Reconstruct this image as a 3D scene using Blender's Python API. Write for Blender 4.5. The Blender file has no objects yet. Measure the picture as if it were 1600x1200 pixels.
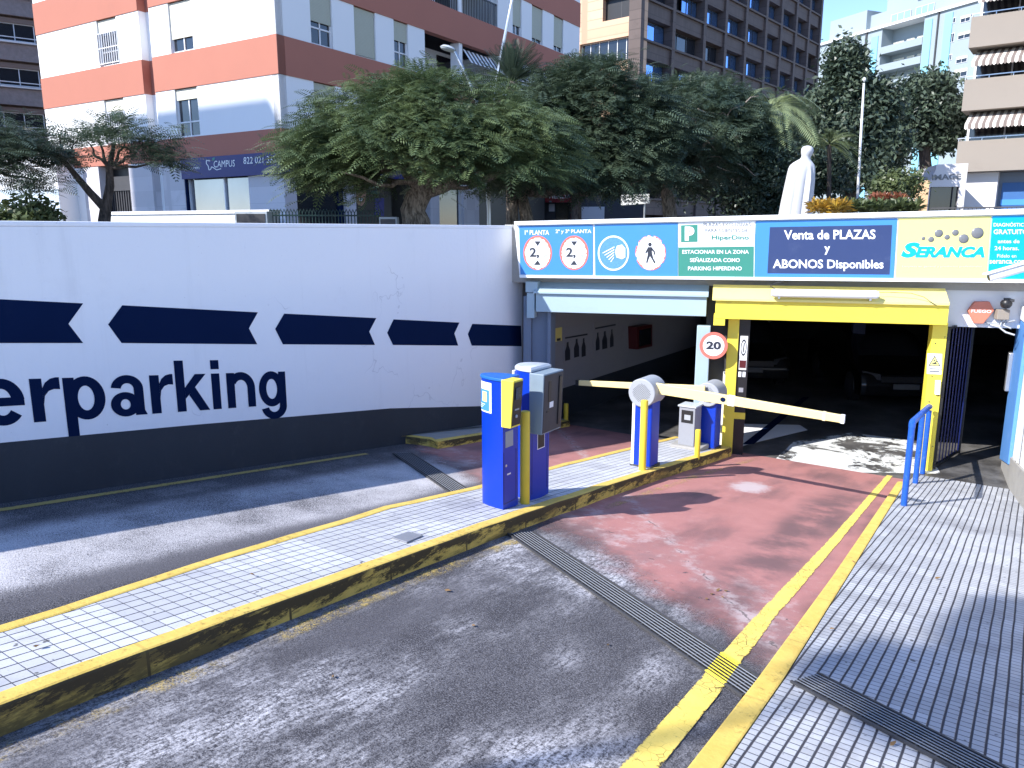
import bpy, bmesh, math, random
import numpy as np
from mathutils import Vector, Matrix

# ------------------------------------------------------------------ camera, sky, sun
S = bpy.context.scene
COL = S.collection
F, PITCH, EYE = 1200.0, math.radians(11.3), 2.1
cd = bpy.data.cameras.new('camera'); cam = bpy.data.objects.new('camera', cd); COL.objects.link(cam)
cd.sensor_fit = 'HORIZONTAL'; cd.sensor_width = 36; cd.lens = 36 * F / 1600
cd.clip_start = .05; cd.clip_end = 3000
cam.location = (0, 0, EYE); cam.rotation_euler = (math.pi / 2 - PITCH, 0, 0)
S.camera = cam
SUN_EL, SUN_AZ = math.radians(37.5), math.radians(-119.5)      # azimuth from +Y towards +X
SUNV = Vector((math.sin(SUN_AZ) * math.cos(SUN_EL), math.cos(SUN_AZ) * math.cos(SUN_EL), math.sin(SUN_EL)))
W = bpy.data.worlds.new('World'); S.world = W; W.use_nodes = True
wn = W.node_tree.nodes; wl = W.node_tree.links
sky = wn.new('ShaderNodeTexSky'); sky.sky_type = 'NISHITA'; sky.sun_disc = False
sky.sun_elevation = SUN_EL; sky.sun_rotation = SUN_AZ
sky.air_density = 1.0; sky.dust_density = 0; sky.ozone_density = 4.5
tint = wn.new('ShaderNodeMix'); tint.data_type = 'RGBA'; tint.blend_type = 'MULTIPLY'; tint.inputs[0].default_value = 1; tint.inputs[7].default_value = (.90, .89, 1, 1)
wl.new(sky.outputs[0], tint.inputs[6]); wl.new(tint.outputs[2], wn['Background'].inputs[0]); wn['Background'].inputs[1].default_value = .125
sd = bpy.data.lights.new('sun', 'SUN'); so = bpy.data.objects.new('sun', sd); COL.objects.link(so)
sd.energy = 3.5; sd.angle = math.radians(.5); sd.color = (1, .965, .92)
so.rotation_euler = SUNV.to_track_quat('Z', 'Y').to_euler(); so.location = (-30, -20, 40)
S.view_settings.view_transform = 'Standard'; S.view_settings.look = 'None'
S.view_settings.exposure = 1.36; S.view_settings.gamma = 1

# ------------------------------------------------------------------ survey: sight lines to real planes
cp, sp = math.cos(PITCH), math.sin(PITCH)
def ray(x, y):
    a, b = x - 800, 600 - y
    return np.array([a, F * cp + b * sp, -F * sp + b * cp]) / F
EYEP = np.array([0, 0, EYE])
_v = ray(1625, 546); _h = math.hypot(_v[0], _v[1])
UX = np.array([_v[0] / _h, _v[1] / _h]); SL = _v[2] / _h; VX = np.array([UX[1], -UX[0]])
def ruv(u, v, z=0.0):
    return Vector((UX[0] * u + VX[0] * v, UX[1] * u + VX[1] * v, z))
def G(x, y, dz=0.0):                     # the sloping road plane, dz above it
    r = ray(x, y); t = (dz - EYE) / (r[2] - SL * (r[0] * UX[0] + r[1] * UX[1])); p = EYEP + t * r
    return (p[0] * UX[0] + p[1] * UX[1], p[0] * VX[0] + p[1] * VX[1], p[2])   # u, v, z
def atY(x, y, Y):
    r = ray(x, y); return Vector(EYEP + r * (Y / r[1]))
def atZ(x, y, z):
    r = ray(x, y); return Vector(EYEP + r * ((z - EYE) / r[2]))
def onV(x, y, v):                        # vertical plane along the road
    r = ray(x, y); t = v / (r[0] * VX[0] + r[1] * VX[1]); p = EYEP + t * r
    return (p[0] * UX[0] + p[1] * UX[1], p[2])                                # u, z
RZ = -math.atan2(UX[0], UX[1])           # local +Y = down the ramp, +X = to its right
FZ = math.radians(-15)                   # local +X = along the garage front, +Y = into the garage
FO = Vector((6.53 - 6.62 * math.cos(FZ), 11.43 - 6.62 * math.sin(FZ), 0))
FA = np.array([math.cos(FZ), math.sin(FZ)]); FN = np.array([-math.sin(FZ), math.cos(FZ)])
def FP(x, y, d=0.0):                     # the garage front plane set d further in
    r = ray(x, y); o = np.array([FO.x, FO.y])
    t = (d + o @ FN) / (r[:2] @ FN); p = EYEP + t * r
    return ((p[:2] - o) @ FA, p[2])                                           # a, z
def plane(P0, D):                        # any vertical plane through P0 along D -> along, z
    P0 = np.array([P0[0], P0[1]]); D = np.array(D) / math.hypot(*D); N = np.array([-D[1], D[0]])
    def f(x, y):
        r = ray(x, y); t = (P0 @ N) / (r[:2] @ N); p = EYEP + t * r
        return ((p[:2] - P0) @ D, p[2])
    return f

# ------------------------------------------------------------------ mesh helpers
class MB:
    def __init__(s, T=None): s.v = []; s.f = []; s.m = []; s.T = T
    def add(s, vs, fs, m=0):
        o = len(s.v)
        s.v += [tuple(s.T @ Vector(p)) if s.T else tuple(p) for p in vs]
        s.f += [tuple(i + o for i in f) for f in fs]; s.m += [m] * len(fs); return s
    def box(s, x0, x1, y0, y1, z0, z1, m=0):
        v = [(x0,y0,z0),(x1,y0,z0),(x1,y1,z0),(x0,y1,z0),(x0,y0,z1),(x1,y0,z1),(x1,y1,z1),(x0,y1,z1)]
        return s.add(v, [(0,3,2,1),(4,5,6,7),(0,1,5,4),(1,2,6,5),(2,3,7,6),(3,0,4,7)], m)
    def hexa(s, b, t, m=0):              # bottom ring and top ring, same count
        n = len(b); v = list(b) + list(t)
        return s.add(v, [tuple(range(n))[::-1], tuple(range(n, 2*n))] + [(i,(i+1)%n,n+(i+1)%n,n+i) for i in range(n)], m)
    def quad(s, a, b, c, d, m=0): return s.add([a,b,c,d], [(0,1,2,3)], m)
    def prism(s, poly, lo, hi, axis='z', m=0):
        if axis == 'z': b = [(x,y,lo) for x,y in poly]; t = [(x,y,hi) for x,y in poly]
        elif axis == 'y': b = [(x,lo,z) for x,z in poly]; t = [(x,hi,z) for x,z in poly]
        else: b = [(lo,y,z) for y,z in poly]; t = [(hi,y,z) for y,z in poly]
        return s.hexa(b, t, m)
    def tube(s, path, r, n=8, m=0, cap=True):
        P = [Vector(p) for p in path]; R = r if isinstance(r, (list, tuple)) else [r] * len(P)
        rings = []; ref = None
        for i, p in enumerate(P):
            d = (P[min(i+1, len(P)-1)] - P[max(i-1, 0)]).normalized()
            if ref is None: ref = Vector((1,0,0)) if abs(d.x) < .8 else Vector((0,1,0))
            x = (ref - d * ref.dot(d)).normalized(); y = d.cross(x); ref = x
            rings.append([p + (x*math.cos(2*math.pi*k/n) + y*math.sin(2*math.pi*k/n)) * R[i] for k in range(n)])
        v = [q for g in rings for q in g]
        f = [(i*n+k, i*n+(k+1)%n, (i+1)*n+(k+1)%n, (i+1)*n+k) for i in range(len(P)-1) for k in range(n)]
        if cap: f += [tuple(range(n))[::-1], tuple((len(P)-1)*n+k for k in range(n))]
        return s.add(v, f, m)
    def lathe(s, prof, n=24, c=(0,0,0), m=0):
        v = [(c[0]+r*math.cos(2*math.pi*k/n), c[1]+r*math.sin(2*math.pi*k/n), c[2]+z) for r,z in prof for k in range(n)]
        f = [(i*n+k, i*n+(k+1)%n, (i+1)*n+(k+1)%n, (i+1)*n+k) for i in range(len(prof)-1) for k in range(n)]
        f += [tuple(range(n))[::-1], tuple((len(prof)-1)*n+k for k in range(n))]
        return s.add(v, f, m)
    def build(s, name, mats, parent=None, bevel=0, smooth=False, recalc=True, seg=2):
        me = bpy.data.meshes.new(name); me.from_pydata(s.v, [], s.f)
        mats = mats if isinstance(mats, (list, tuple)) else [mats]
        for x in mats: me.materials.append(x)
        if len(mats) > 1: me.polygons.foreach_set('material_index', s.m)
        if recalc:
            bm = bmesh.new(); bm.from_mesh(me); bmesh.ops.recalc_face_normals(bm, faces=bm.faces); bm.to_mesh(me); bm.free()
        if smooth:
            me.polygons.foreach_set('use_smooth', [True]*len(me.polygons))
            try: me.set_sharp_from_angle(angle=math.radians(40))
            except Exception: pass
        o = bpy.data.objects.new(name, me); COL.objects.link(o)
        if parent: o.parent = parent
        if bevel:
            b = o.modifiers.new('bevel', 'BEVEL'); b.width = bevel; b.segments = seg; b.limit_method = 'ANGLE'
        return o
def tag(o, label=None, cat=None, group=None, kind=None):
    for k, x in (('label', label), ('category', cat), ('group', group), ('kind', kind)):
        if x: o[k] = x
    return o
def thing(name, label, cat, loc=(0,0,0), rz=0, group=None):
    o = bpy.data.objects.new(name, None); COL.objects.link(o); o.empty_display_size = .2
    o.location = loc; o.rotation_euler = (0, 0, rz); return tag(o, label, cat, group)
def copy_tree(o, parent=None):
    c = o.copy(); COL.objects.link(c); c.parent = parent
    for ch in list(o.children): copy_tree(ch, c)
    return c
_tc = {}
def text_geo(body, bold=0.0, shear=0.0, spacing=1.0, res=3):
    k = (body, bold, shear, spacing, res)
    if k in _tc: return _tc[k]
    c = bpy.data.curves.new('lettering', 'FONT'); c.body = body; c.offset = bold; c.shear = shear
    c.space_character = spacing; c.resolution_u = res; c.fill_mode = 'FRONT'
    o = bpy.data.objects.new('lettering', c); COL.objects.link(o)
    dg = bpy.context.evaluated_depsgraph_get(); dg.update(); me = bpy.data.meshes.new_from_object(o.evaluated_get(dg))
    v = [(p.co.x, p.co.y) for p in me.vertices]; f = [tuple(q.vertices) for q in me.polygons]
    COL.objects.unlink(o); bpy.data.objects.remove(o); bpy.data.curves.remove(c); bpy.data.meshes.remove(me)
    _tc[k] = (v, f); return v, f
def text_on(mb, body, pf, x, y, w=None, h=None, bold=0.0, shear=0.0, m=0, center=True, spacing=1.0, slope=0.0):
    """lettering laid on a plane; x,y,w,h in the plane map's own units, h = height of the ink; w = its width"""
    v, f = text_geo(body, bold, shear, spacing)
    if not v: return
    x0 = min(p[0] for p in v); x1 = max(p[0] for p in v); y0 = min(p[1] for p in v); y1 = max(p[1] for p in v)
    if h is None: k = w / (x1-x0); ky = k
    elif w is None: ky = h / (y1-y0); k = ky
    else: k = w / (x1-x0); ky = h / (y1-y0)
    ox = x - (k*(x1-x0)/2 if center else 0)
    mb.add([pf(ox + (a-x0)*k, y - (b-y0)*ky + slope*(ox + (a-x0)*k - x)) for a, b in v], f, m)
def poly_on(mb, pts, pf, m=0): mb.add([pf(x, y) for x, y in pts], [tuple(range(len(pts)))], m)
def disc_on(mb, cx, cy, rx, ry, pf, m=0, n=36, jit=0, seed=0):
    r = random.Random(seed)
    poly_on(mb, [(cx+rx*(1+r.uniform(-jit,jit))*math.cos(2*math.pi*k/n), cy+ry*(1+r.uniform(-jit,jit))*math.sin(2*math.pi*k/n)) for k in range(n)], pf, m)
def ring_on(mb, cx, cy, rx, ry, w, pf, m=0, n=36, arcs=None):
    for k in range(n):
        if arcs and not arcs(k/n): continue
        a, b = 2*math.pi*k/n, 2*math.pi*(k+1)/n
        poly_on(mb, [(cx+rx*math.cos(a),cy+ry*math.sin(a)),(cx+rx*math.cos(b),cy+ry*math.sin(b)),
                     (cx+rx*(1-w)*math.cos(b),cy+ry*(1-w)*math.sin(b)),(cx+rx*(1-w)*math.cos(a),cy+ry*(1-w)*math.sin(a))], pf, m)

# ------------------------------------------------------------------ materials
def srgb(r, g, b):
    return tuple(((c/255)/12.92 if c/255 <= .04045 else ((c/255+.055)/1.055)**2.4) for c in (r,g,b))
class NB:
    def __init__(s, name):
        s.mat = bpy.data.materials.new(name); s.mat.use_nodes = True; s.t = s.mat.node_tree; s.N = s.t.nodes; s.L = s.t.links
        s.bsdf = s.N['Principled BSDF']; s.out = s.N['Material Output']; s.co = s.N.new('ShaderNodeTexCoord').outputs['Object']
    def set(s, inp, v):
        if hasattr(v, 'is_linked') or isinstance(v, bpy.types.NodeSocket): s.L.new(v, inp)
        elif isinstance(v, (tuple, list)) and inp.type == 'RGBA': inp.default_value = (*v[:3], 1)
        else: inp.default_value = v
    def mapv(s, scale=(1,1,1), rot=(0,0,0), loc=(0,0,0)):
        n = s.N.new('ShaderNodeMapping'); s.L.new(s.co, n.inputs[0]); n.inputs['Scale'].default_value = scale
        n.inputs['Rotation'].default_value = rot; n.inputs['Location'].default_value = loc; return n.outputs[0]
    def noise(s, scale=5, detail=4, rough=.6, vec=None, dist=0):
        n = s.N.new('ShaderNodeTexNoise'); s.L.new(vec or s.co, n.inputs['Vector']); n.inputs['Scale'].default_value = scale
        n.inputs['Detail'].default_value = detail; n.inputs['Roughness'].default_value = rough; n.inputs['Distortion'].default_value = dist
        return n.outputs['Fac']
    def ramp(s, fac, a, b, c0=(0,0,0), c1=(1,1,1)):
        n = s.N.new('ShaderNodeMapRange'); s.set(n.inputs[0], fac); s.set(n.inputs[1], a); s.set(n.inputs[2], b); n.interpolation_type = 'SMOOTHSTEP'; return n.outputs[0]
    def mix(s, fac, a, b):
        n = s.N.new('ShaderNodeMix'); n.data_type = 'RGBA'; s.set(n.inputs[0], fac); s.set(n.inputs[6], a); s.set(n.inputs[7], b); return n.outputs[2]
    def math(s, op, a, b=0.0):
        n = s.N.new('ShaderNodeMath'); n.operation = op; s.set(n.inputs[0], a); s.set(n.inputs[1], b); return n.outputs[0]
    def xyz(s):
        n = s.N.new('ShaderNodeSeparateXYZ'); s.L.new(s.co, n.inputs[0]); return n.outputs
    def bump(s, h, strength=.3, dist=.01):
        n = s.N.new('ShaderNodeBump'); s.L.new(h, n.inputs['Height']); n.inputs['Strength'].default_value = strength; n.inputs['Distance'].default_value = dist
        s.L.new(n.outputs[0], s.bsdf.inputs['Normal'])
    def fin(s, col, rough=.6, metal=0, spec=.4, alpha=None):
        s.set(s.bsdf.inputs['Base Color'], col); s.set(s.bsdf.inputs['Roughness'], rough); s.set(s.bsdf.inputs['Metallic'], metal)
        s.bsdf.inputs['Specular IOR Level'].default_value = spec
        if alpha is not None: s.set(s.bsdf.inputs['Alpha'], alpha)
        return s.mat
def dk(c, k): return tuple(x*k for x in c)
def paint(name, c, rough=.55, var=.12, scale=3, dirt=.0, dirtc=(.08,.075,.07), bump=0, bscale=60, metal=0, spec=.4):
    n = NB(name); col = n.mix(n.noise(scale, 5, .6), dk(c, 1-var), dk(c, 1+var*.7))
    if dirt: col = n.mix(n.math('MULTIPLY', n.ramp(n.noise(scale*2.3, 8, .72), .52, .78), dirt), col, dirtc)
    if bump: n.bump(n.noise(bscale, 4, .6), bump, .01)
    return n.fin(col, rough, metal, spec)
M = {}
M['white'] = paint('white_paint', (.78,.78,.79), .7, .05, 1.2, .10, (.45,.44,.42), .15, 25)
def wallpaint():
    n = NB('wall_white_paint'); x, y, z = n.xyz()
    col = n.mix(n.noise(.5, 5, .6), (.79,.80,.83), (.84,.84,.87))
    st = n.math('MULTIPLY', n.ramp(n.noise(1, 6, .7, n.mapv((1,3.2,.28))), .54, .74), .16); col = n.mix(st, col, (.50,.50,.52))
    col = n.mix(n.math('MULTIPLY', n.ramp(n.noise(.9, 7, .75), .58, .68), .12), col, (.62,.62,.66))
    ck = n.N.new('ShaderNodeTexVoronoi'); ck.feature = 'DISTANCE_TO_EDGE'; ck.inputs['Scale'].default_value = .55
    wv = n.N.new('ShaderNodeVectorMath'); wv.operation = 'ADD'; nz = n.N.new('ShaderNodeTexNoise'); nz.inputs['Scale'].default_value = 3; n.L.new(n.co, nz.inputs['Vector']); n.L.new(n.co, wv.inputs[0]); n.L.new(nz.outputs['Color'], wv.inputs[1]); n.L.new(wv.outputs[0], ck.inputs['Vector'])
    col = n.mix(n.math('MULTIPLY', n.ramp(ck.outputs[0], .006, .002), n.math('MULTIPLY', n.ramp(n.noise(.8, 2), .54, .62), .5)), col, (.48,.48,.52))
    col = n.mix(n.math('MULTIPLY', n.ramp(n.noise(38, 3, .6), .70, .74), .5), col, (.40,.39,.40))
    n.bump(n.math('ADD', n.noise(18, 4, .6), n.noise(2.2, 3)), .3, .012)
    return n.fin(col, .8, 0, .3)
M['wallwhite'] = wallpaint()
M['dado'] = paint('dark_dado_paint', (.026,.033,.045), .7, .25, 1.5, .35, (.07,.07,.08), .25, 20)
M['navy'] = paint('navy_paint', (.0012,.0095,.046), .85, .15, 2, .10, (.02,.03,.07), spec=.1)
M['steel'] = paint('pale_steel_paint', (.36,.47,.53), .45, .06, 2, .2, (.3,.33,.35))
M['steelD'] = paint('grey_jamb_paint', (.16,.20,.27), .5, .1, 2, .3)
M['yellow'] = paint('yellow_paint', (.80,.66,.07), .45, .07, 1.5, .5, (.50,.36,.08), .12, 30)
M['yellowP'] = paint('lit_cover_and_notice_yellow', (.82,.70,.24), .5, .06, 2, .18, (.4,.3,.1))  # sunlit tone of the portal's sloped cover put in; also a notice sheet
M['blue'] = paint('blue_machine_paint', (.001,.034,.40), .35, .06, 2, .06, (.05,.07,.2), spec=.5)
M['bluerail'] = paint('blue_rail_paint', (.012,.09,.45), .4, .15, 6, .35, (.25,.3,.4))
M['black'] = paint('black_plastic', (.018,.018,.02), .4, .2, 5)
M['darkgrey'] = paint('dark_grey', (.05,.05,.055), .6, .2, 4, .2)
M['readergrey'] = paint('reader_head_grey', (.20,.26,.31), .45, .06, 3, .15)
M['alarmred'] = paint('faded_alarm_red', (.62,.20,.13), .5, .08, 6)
M['cabgrey'] = paint('cabinet_grey', (.27,.28,.31), .5, .06, 5, .2)
M['grey'] = paint('grey_housing', (.33,.35,.38), .5, .06, 4, .15)
M['lightgrey'] = paint('light_grey_housing', (.44,.48,.51), .45, .05, 4, .1)
M['chrome'] = paint('galvanised_steel', (.55,.57,.6), .35, .1, 8, .1, metal=.8)
M['concrete'] = paint('concrete', (.33,.32,.30), .9, .2, 3, .35, (.12,.115,.11), .4, 40)
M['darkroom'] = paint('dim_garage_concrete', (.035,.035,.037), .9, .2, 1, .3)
M['red'] = paint('red_sign_paint', srgb(225,60,45), .5, .05)
M['salmon'] = paint('faded_red_sign', srgb(212,112,98), .5, .06, 5)
M['signblue'] = paint('sign_blue', srgb(66,134,198), .45, .06, 1.5, .12, (.2,.35,.6))
M['signteal'] = paint('sign_teal', srgb(58,132,116), .45, .06, 1.5, .1)
M['signwhite'] = paint('sign_white', (.80,.82,.82), .45, .03, 2, .08, (.5,.5,.5))
M['signink'] = paint('sign_ink', (.03,.035,.05), .5, .1)
M['signslate'] = paint('sign_slate', srgb(46,62,104), .5, .06, 2, .12, (.16,.2,.3))
M['signyellow'] = paint('sign_yellow', (.80,.74,.25), .45, .03, 2)
M['signcyan'] = paint('sign_cyan', srgb(0,165,222), .45, .03, 2)
M['signpale'] = paint('sign_pale_letters', srgb(180,205,190), .5, .03)
M['ballgrey'] = paint('ball_grey', (.16,.165,.175), .3, .05)
M['glass'] = paint('window_glass', (.016,.020,.028), .08, .3, .8, spec=.8)
M['glassB'] = paint('blue_window_glass', (.22,.42,.80), .05, .35, .6, spec=1, metal=.85)
M['darkframe'] = paint('dark_window_frame', (.03,.03,.035), .5)
M['awncream'] = paint('awning_cream', (.66,.62,.55), .8, .05); M['awnbrown'] = paint('awning_brown', (.20,.16,.14), .8, .05)
M['bluelid'] = paint('blue_lid', (.015,.12,.45), .45, .05)
M['darkred'] = paint('dark_red_cabinet', (.09,.012,.014), .5, .1); M['redD'] = paint('deep_red_sign', (.25,.02,.03), .5, .1)
M['dimplate'] = paint('dimmed_plate', (.10,.10,.10), .6); M['dimwhite'] = paint('dim_garage_white', (.30,.30,.33), .85, .1, .7, .3, (.15,.15,.16))  # plate and garage white darkened in colour for the dim interior
M['gatebar'] = paint('blue_black_gate_bars', (.006,.012,.09), .4, .1)
M['frame'] = paint('window_frame_white', (.72,.72,.73), .4, .04)
M['shutter'] = None
def louvre(name, c, period=.045):
    n = NB(name); z = n.xyz()[2]; w = n.math('FRACT', n.math('DIVIDE', z, period))
    n.bump(w, .6, .01)
    return n.fin(n.mix(n.ramp(w, .0, .22), dk(c, .55), n.mix(n.noise(2), dk(c, .9), c)), .6)
M['shutter'] = louvre('roller_shutter', (.46,.47,.38))
M['shutterW'] = louvre('roller_shutter_pale', (.74,.72,.60))
M['terracotta'] = paint('terracotta_band', (.40,.155,.108), .8, .09, .5, .12, (.25,.13,.1), .2, 12)
M['bwhite'] = paint('render_white', (.80,.80,.80), .85, .03, .5, .05, (.6,.6,.58), .2, 12)
M['beige'] = paint('beige_render', (.27,.235,.20), .85, .06, .5, .1)
M['rosewhite'] = paint('pale_render', (.62,.60,.60), .85, .05, .6)
M['palewall'] = paint('pale_blue_render', (.62,.72,.80), .8, .04, .4)
M['paleblue'] = paint('pale_blue_glass', srgb(130,185,200), .3, .08, .3)
M['farwhite'] = paint('far_white_render', (.27,.32,.345), .85, .04, .2)
M['bark'] = None; M['barkL'] = None
def bark(name, a, b):
    n = NB(name); v = n.mapv((6,6,1.6)); t = n.noise(3, 7, .7, v, .6); n.bump(t, .8, .03)
    return n.fin(n.mix(n.ramp(t, .35, .65), a, b), .9)
M['bark'] = bark('bark', (.09,.07,.055), (.40,.33,.27)); M['barkD'] = bark('dark_bark', (.03,.025,.022), (.10,.08,.07))
def leafmat(name, a, b, trans=.25, sc=1.2):
    n = NB(name); col = n.mix(n.ramp(n.noise(sc, 3, .6), .3, .7), a, b)
    col = n.mix(n.ramp(n.noise(14, 2, .5), .35, .7), col, n.mix(.5, col, b)); n.fin(col, .42, 0, .5)
    tr = n.N.new('ShaderNodeBsdfTranslucent'); n.L.new(col, tr.inputs[0]); mx = n.N.new('ShaderNodeMixShader'); mx.inputs[0].default_value = trans
    n.L.new(n.bsdf.outputs[0], mx.inputs[1]); n.L.new(tr.outputs[0], mx.inputs[2]); n.L.new(mx.outputs[0], n.out.inputs[0]); return n.mat
M['leafP'] = leafmat('feathery_leaves', (.036,.070,.034), (.150,.200,.085))
M['leafD'] = leafmat('dark_leaves', (.018,.038,.026), (.070,.100,.068))
M['leafT'] = leafmat('glossy_tree_leaves', (.020,.042,.028), (.105,.140,.095), sc=.8)
M['leafM'] = leafmat('mid_leaves', (.026,.052,.034), (.105,.145,.090))
M['leafPalm'] = leafmat('palm_leaves', (.14,.19,.09), (.34,.40,.20))
M['leafBush'] = leafmat('bush_leaves', (.05,.075,.03), (.12,.15,.06))
M['leafCroton'] = leafmat('croton_leaves', (.30,.14,.02), (.45,.30,.04), sc=3)
M['leafRed'] = leafmat('red_leaves', (.20,.05,.03), (.30,.12,.06), sc=3)

# ground surfaces (object space: x across the road, y down the ramp)
def asphalt():
    n = NB('worn_asphalt'); x, y, z = n.xyz()
    fine = n.noise(160, 3, .7); grit = n.noise(55, 5, .75); big = n.noise(.9, 5, .65)
    streak = n.noise(1.0, 6, .7, n.mapv((2.2,.7,1), (0,0,.35))); brush = n.noise(1, 6, .8, n.mapv((38,9,1),(0,0,.75)), .4)
    speck = n.noise(120, 2, .8)
    base = n.mix(n.ramp(speck, .42, .70), (.030,.029,.034), (.20,.195,.21))
    w = n.math('MULTIPLY', n.ramp(n.math('ADD', n.math('MULTIPLY', streak, .55), n.math('MULTIPLY', big, .45)), .40, .58), n.ramp(n.math('ADD', n.math('MULTIPLY', grit, .55), n.math('MULTIPLY', brush, .55)), .46, .66))
    w = n.math('MULTIPLY', w, n.math('ADD', n.math('MULTIPLY', n.ramp(n.noise(.55, 3, .55, n.mapv((1.3,.8,1),(0,0,.3))), .40, .60), .9), .1))
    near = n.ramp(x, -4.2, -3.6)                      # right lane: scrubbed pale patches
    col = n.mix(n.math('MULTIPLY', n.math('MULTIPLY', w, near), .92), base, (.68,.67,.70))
    # left lane: pale wheel wear, colour also brightening the sunlit strip, dark polished band by the island
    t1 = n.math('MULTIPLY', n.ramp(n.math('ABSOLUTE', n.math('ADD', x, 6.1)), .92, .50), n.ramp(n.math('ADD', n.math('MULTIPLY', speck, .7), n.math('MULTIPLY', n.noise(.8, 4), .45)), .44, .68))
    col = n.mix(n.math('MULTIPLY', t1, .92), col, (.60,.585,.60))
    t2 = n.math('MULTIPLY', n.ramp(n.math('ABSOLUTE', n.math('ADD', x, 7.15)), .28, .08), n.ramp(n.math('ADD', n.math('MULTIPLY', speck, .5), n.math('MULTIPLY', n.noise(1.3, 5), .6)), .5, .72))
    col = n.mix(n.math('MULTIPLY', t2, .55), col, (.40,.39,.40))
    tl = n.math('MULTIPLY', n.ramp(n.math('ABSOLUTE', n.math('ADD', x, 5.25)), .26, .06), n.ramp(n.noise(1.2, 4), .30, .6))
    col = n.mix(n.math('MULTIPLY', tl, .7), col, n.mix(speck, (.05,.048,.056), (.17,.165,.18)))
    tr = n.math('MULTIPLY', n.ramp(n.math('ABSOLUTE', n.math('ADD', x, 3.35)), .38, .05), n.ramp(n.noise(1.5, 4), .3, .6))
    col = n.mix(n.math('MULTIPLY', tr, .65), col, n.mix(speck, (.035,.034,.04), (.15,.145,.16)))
    n.bump(n.math('ADD', speck, grit), .55, .007)
    return n.fin(col, .85, 0, .3)
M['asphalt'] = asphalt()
def redpaint(name, y0, slope, x0):
    # u-position of the worn border is y0 + slope*(x - x0)
    n = NB(name); x, y, z = n.xyz()
    d = n.math('SUBTRACT', y, n.math('ADD', n.math('MULTIPLY', n.math('SUBTRACT', x, x0), slope), y0))
    wob = n.noise(1.3, 6, .7)
    a = n.ramp(n.math('ADD', d, n.math('MULTIPLY', n.math('SUBTRACT', wob, .5), 1.1)), -.05, .55)
    spots = n.ramp(n.math('ADD', n.noise(7, 7, .75), n.math('MULTIPLY', n.ramp(d, 2.2, .0), .10)), .76, .70)
    dark = n.ramp(n.noise(1.0, 4, .55, n.mapv((1.6,.5,1))), .46, .70)
    col = n.mix(n.noise(3, 4), (.33,.135,.125), (.47,.22,.20))
    grime = n.math('MULTIPLY', n.ramp(d, 1.5, .2), n.ramp(n.noise(1.1, 6, .7), .40, .62))
    col = n.mix(n.math('MULTIPLY', grime, .7), col, (.17,.14,.145)); col = n.mix(n.math('MULTIPLY', n.math('MULTIPLY', n.ramp(d, 2.6, .6), n.ramp(n.noise(2.0, 7, .75), .50, .62)), .5), col, (.58,.48,.47))
    col = n.mix(n.math('MULTIPLY', dark, .72), col, (.12,.075,.08))
    col = n.mix(n.math('MULTIPLY', n.ramp(n.noise(90, 3, .7), .5, .8), .35), col, (.48,.34,.33))
    tb_ = n.math('MULTIPLY', n.ramp(n.math('ABSOLUTE', n.math('ADD', n.math('ADD', x, 1.82), n.math('MULTIPLY', n.math('SUBTRACT', n.noise(.7, 3), .5), .5))), .42, .10), n.math('MULTIPLY', n.ramp(y, 4.6, 6.0), n.ramp(y, 11.5, 9.5)))
    col = n.mix(n.math('MULTIPLY', n.math('MULTIPLY', tb_, n.ramp(n.noise(2.2, 5, .65), .28, .62)), .8), col, (.115,.075,.08))
    sd_ = n.math('SUBTRACT', n.math('ADD', y, n.math('MULTIPLY', x, 1.17)), 3.39)   # a rough seam crossing the lane
    sdw = n.math('ABSOLUTE', n.math('ADD', sd_, n.math('MULTIPLY', n.math('SUBTRACT', n.noise(5, 6, .7), .5), .30)))
    col = n.mix(n.math('MULTIPLY', n.math('MULTIPLY', n.ramp(sdw, .20, .03), n.ramp(n.noise(8, 6, .75), .42, .6)), .5), col, (.50,.43,.42))
    col = n.mix(n.math('MULTIPLY', n.math('MULTIPLY', n.ramp(sdw, .022, .004), .75), n.ramp(n.noise(4, 5, .7), .50, .60)), col, (.05,.04,.04))
    e = n.math('ADD', x, 2.95); g = n.math('SUBTRACT', y, 9.75)
    spot = n.ramp(n.math('ADD', n.math('SQRT', n.math('ADD', n.math('MULTIPLY', e, e), n.math('MULTIPLY', n.math('MULTIPLY', g, g), .35))), n.math('MULTIPLY', n.math('SUBTRACT', n.noise(9, 5, .7), .5), .35)), .30, .12)
    n.bump(n.noise(80, 4, .7), .25, .005)
    return n.fin(n.mix(n.math('MULTIPLY', spot, .75), col, (.52,.48,.49)), .75, 0, .3, n.math('MULTIPLY', a, spots))
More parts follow.
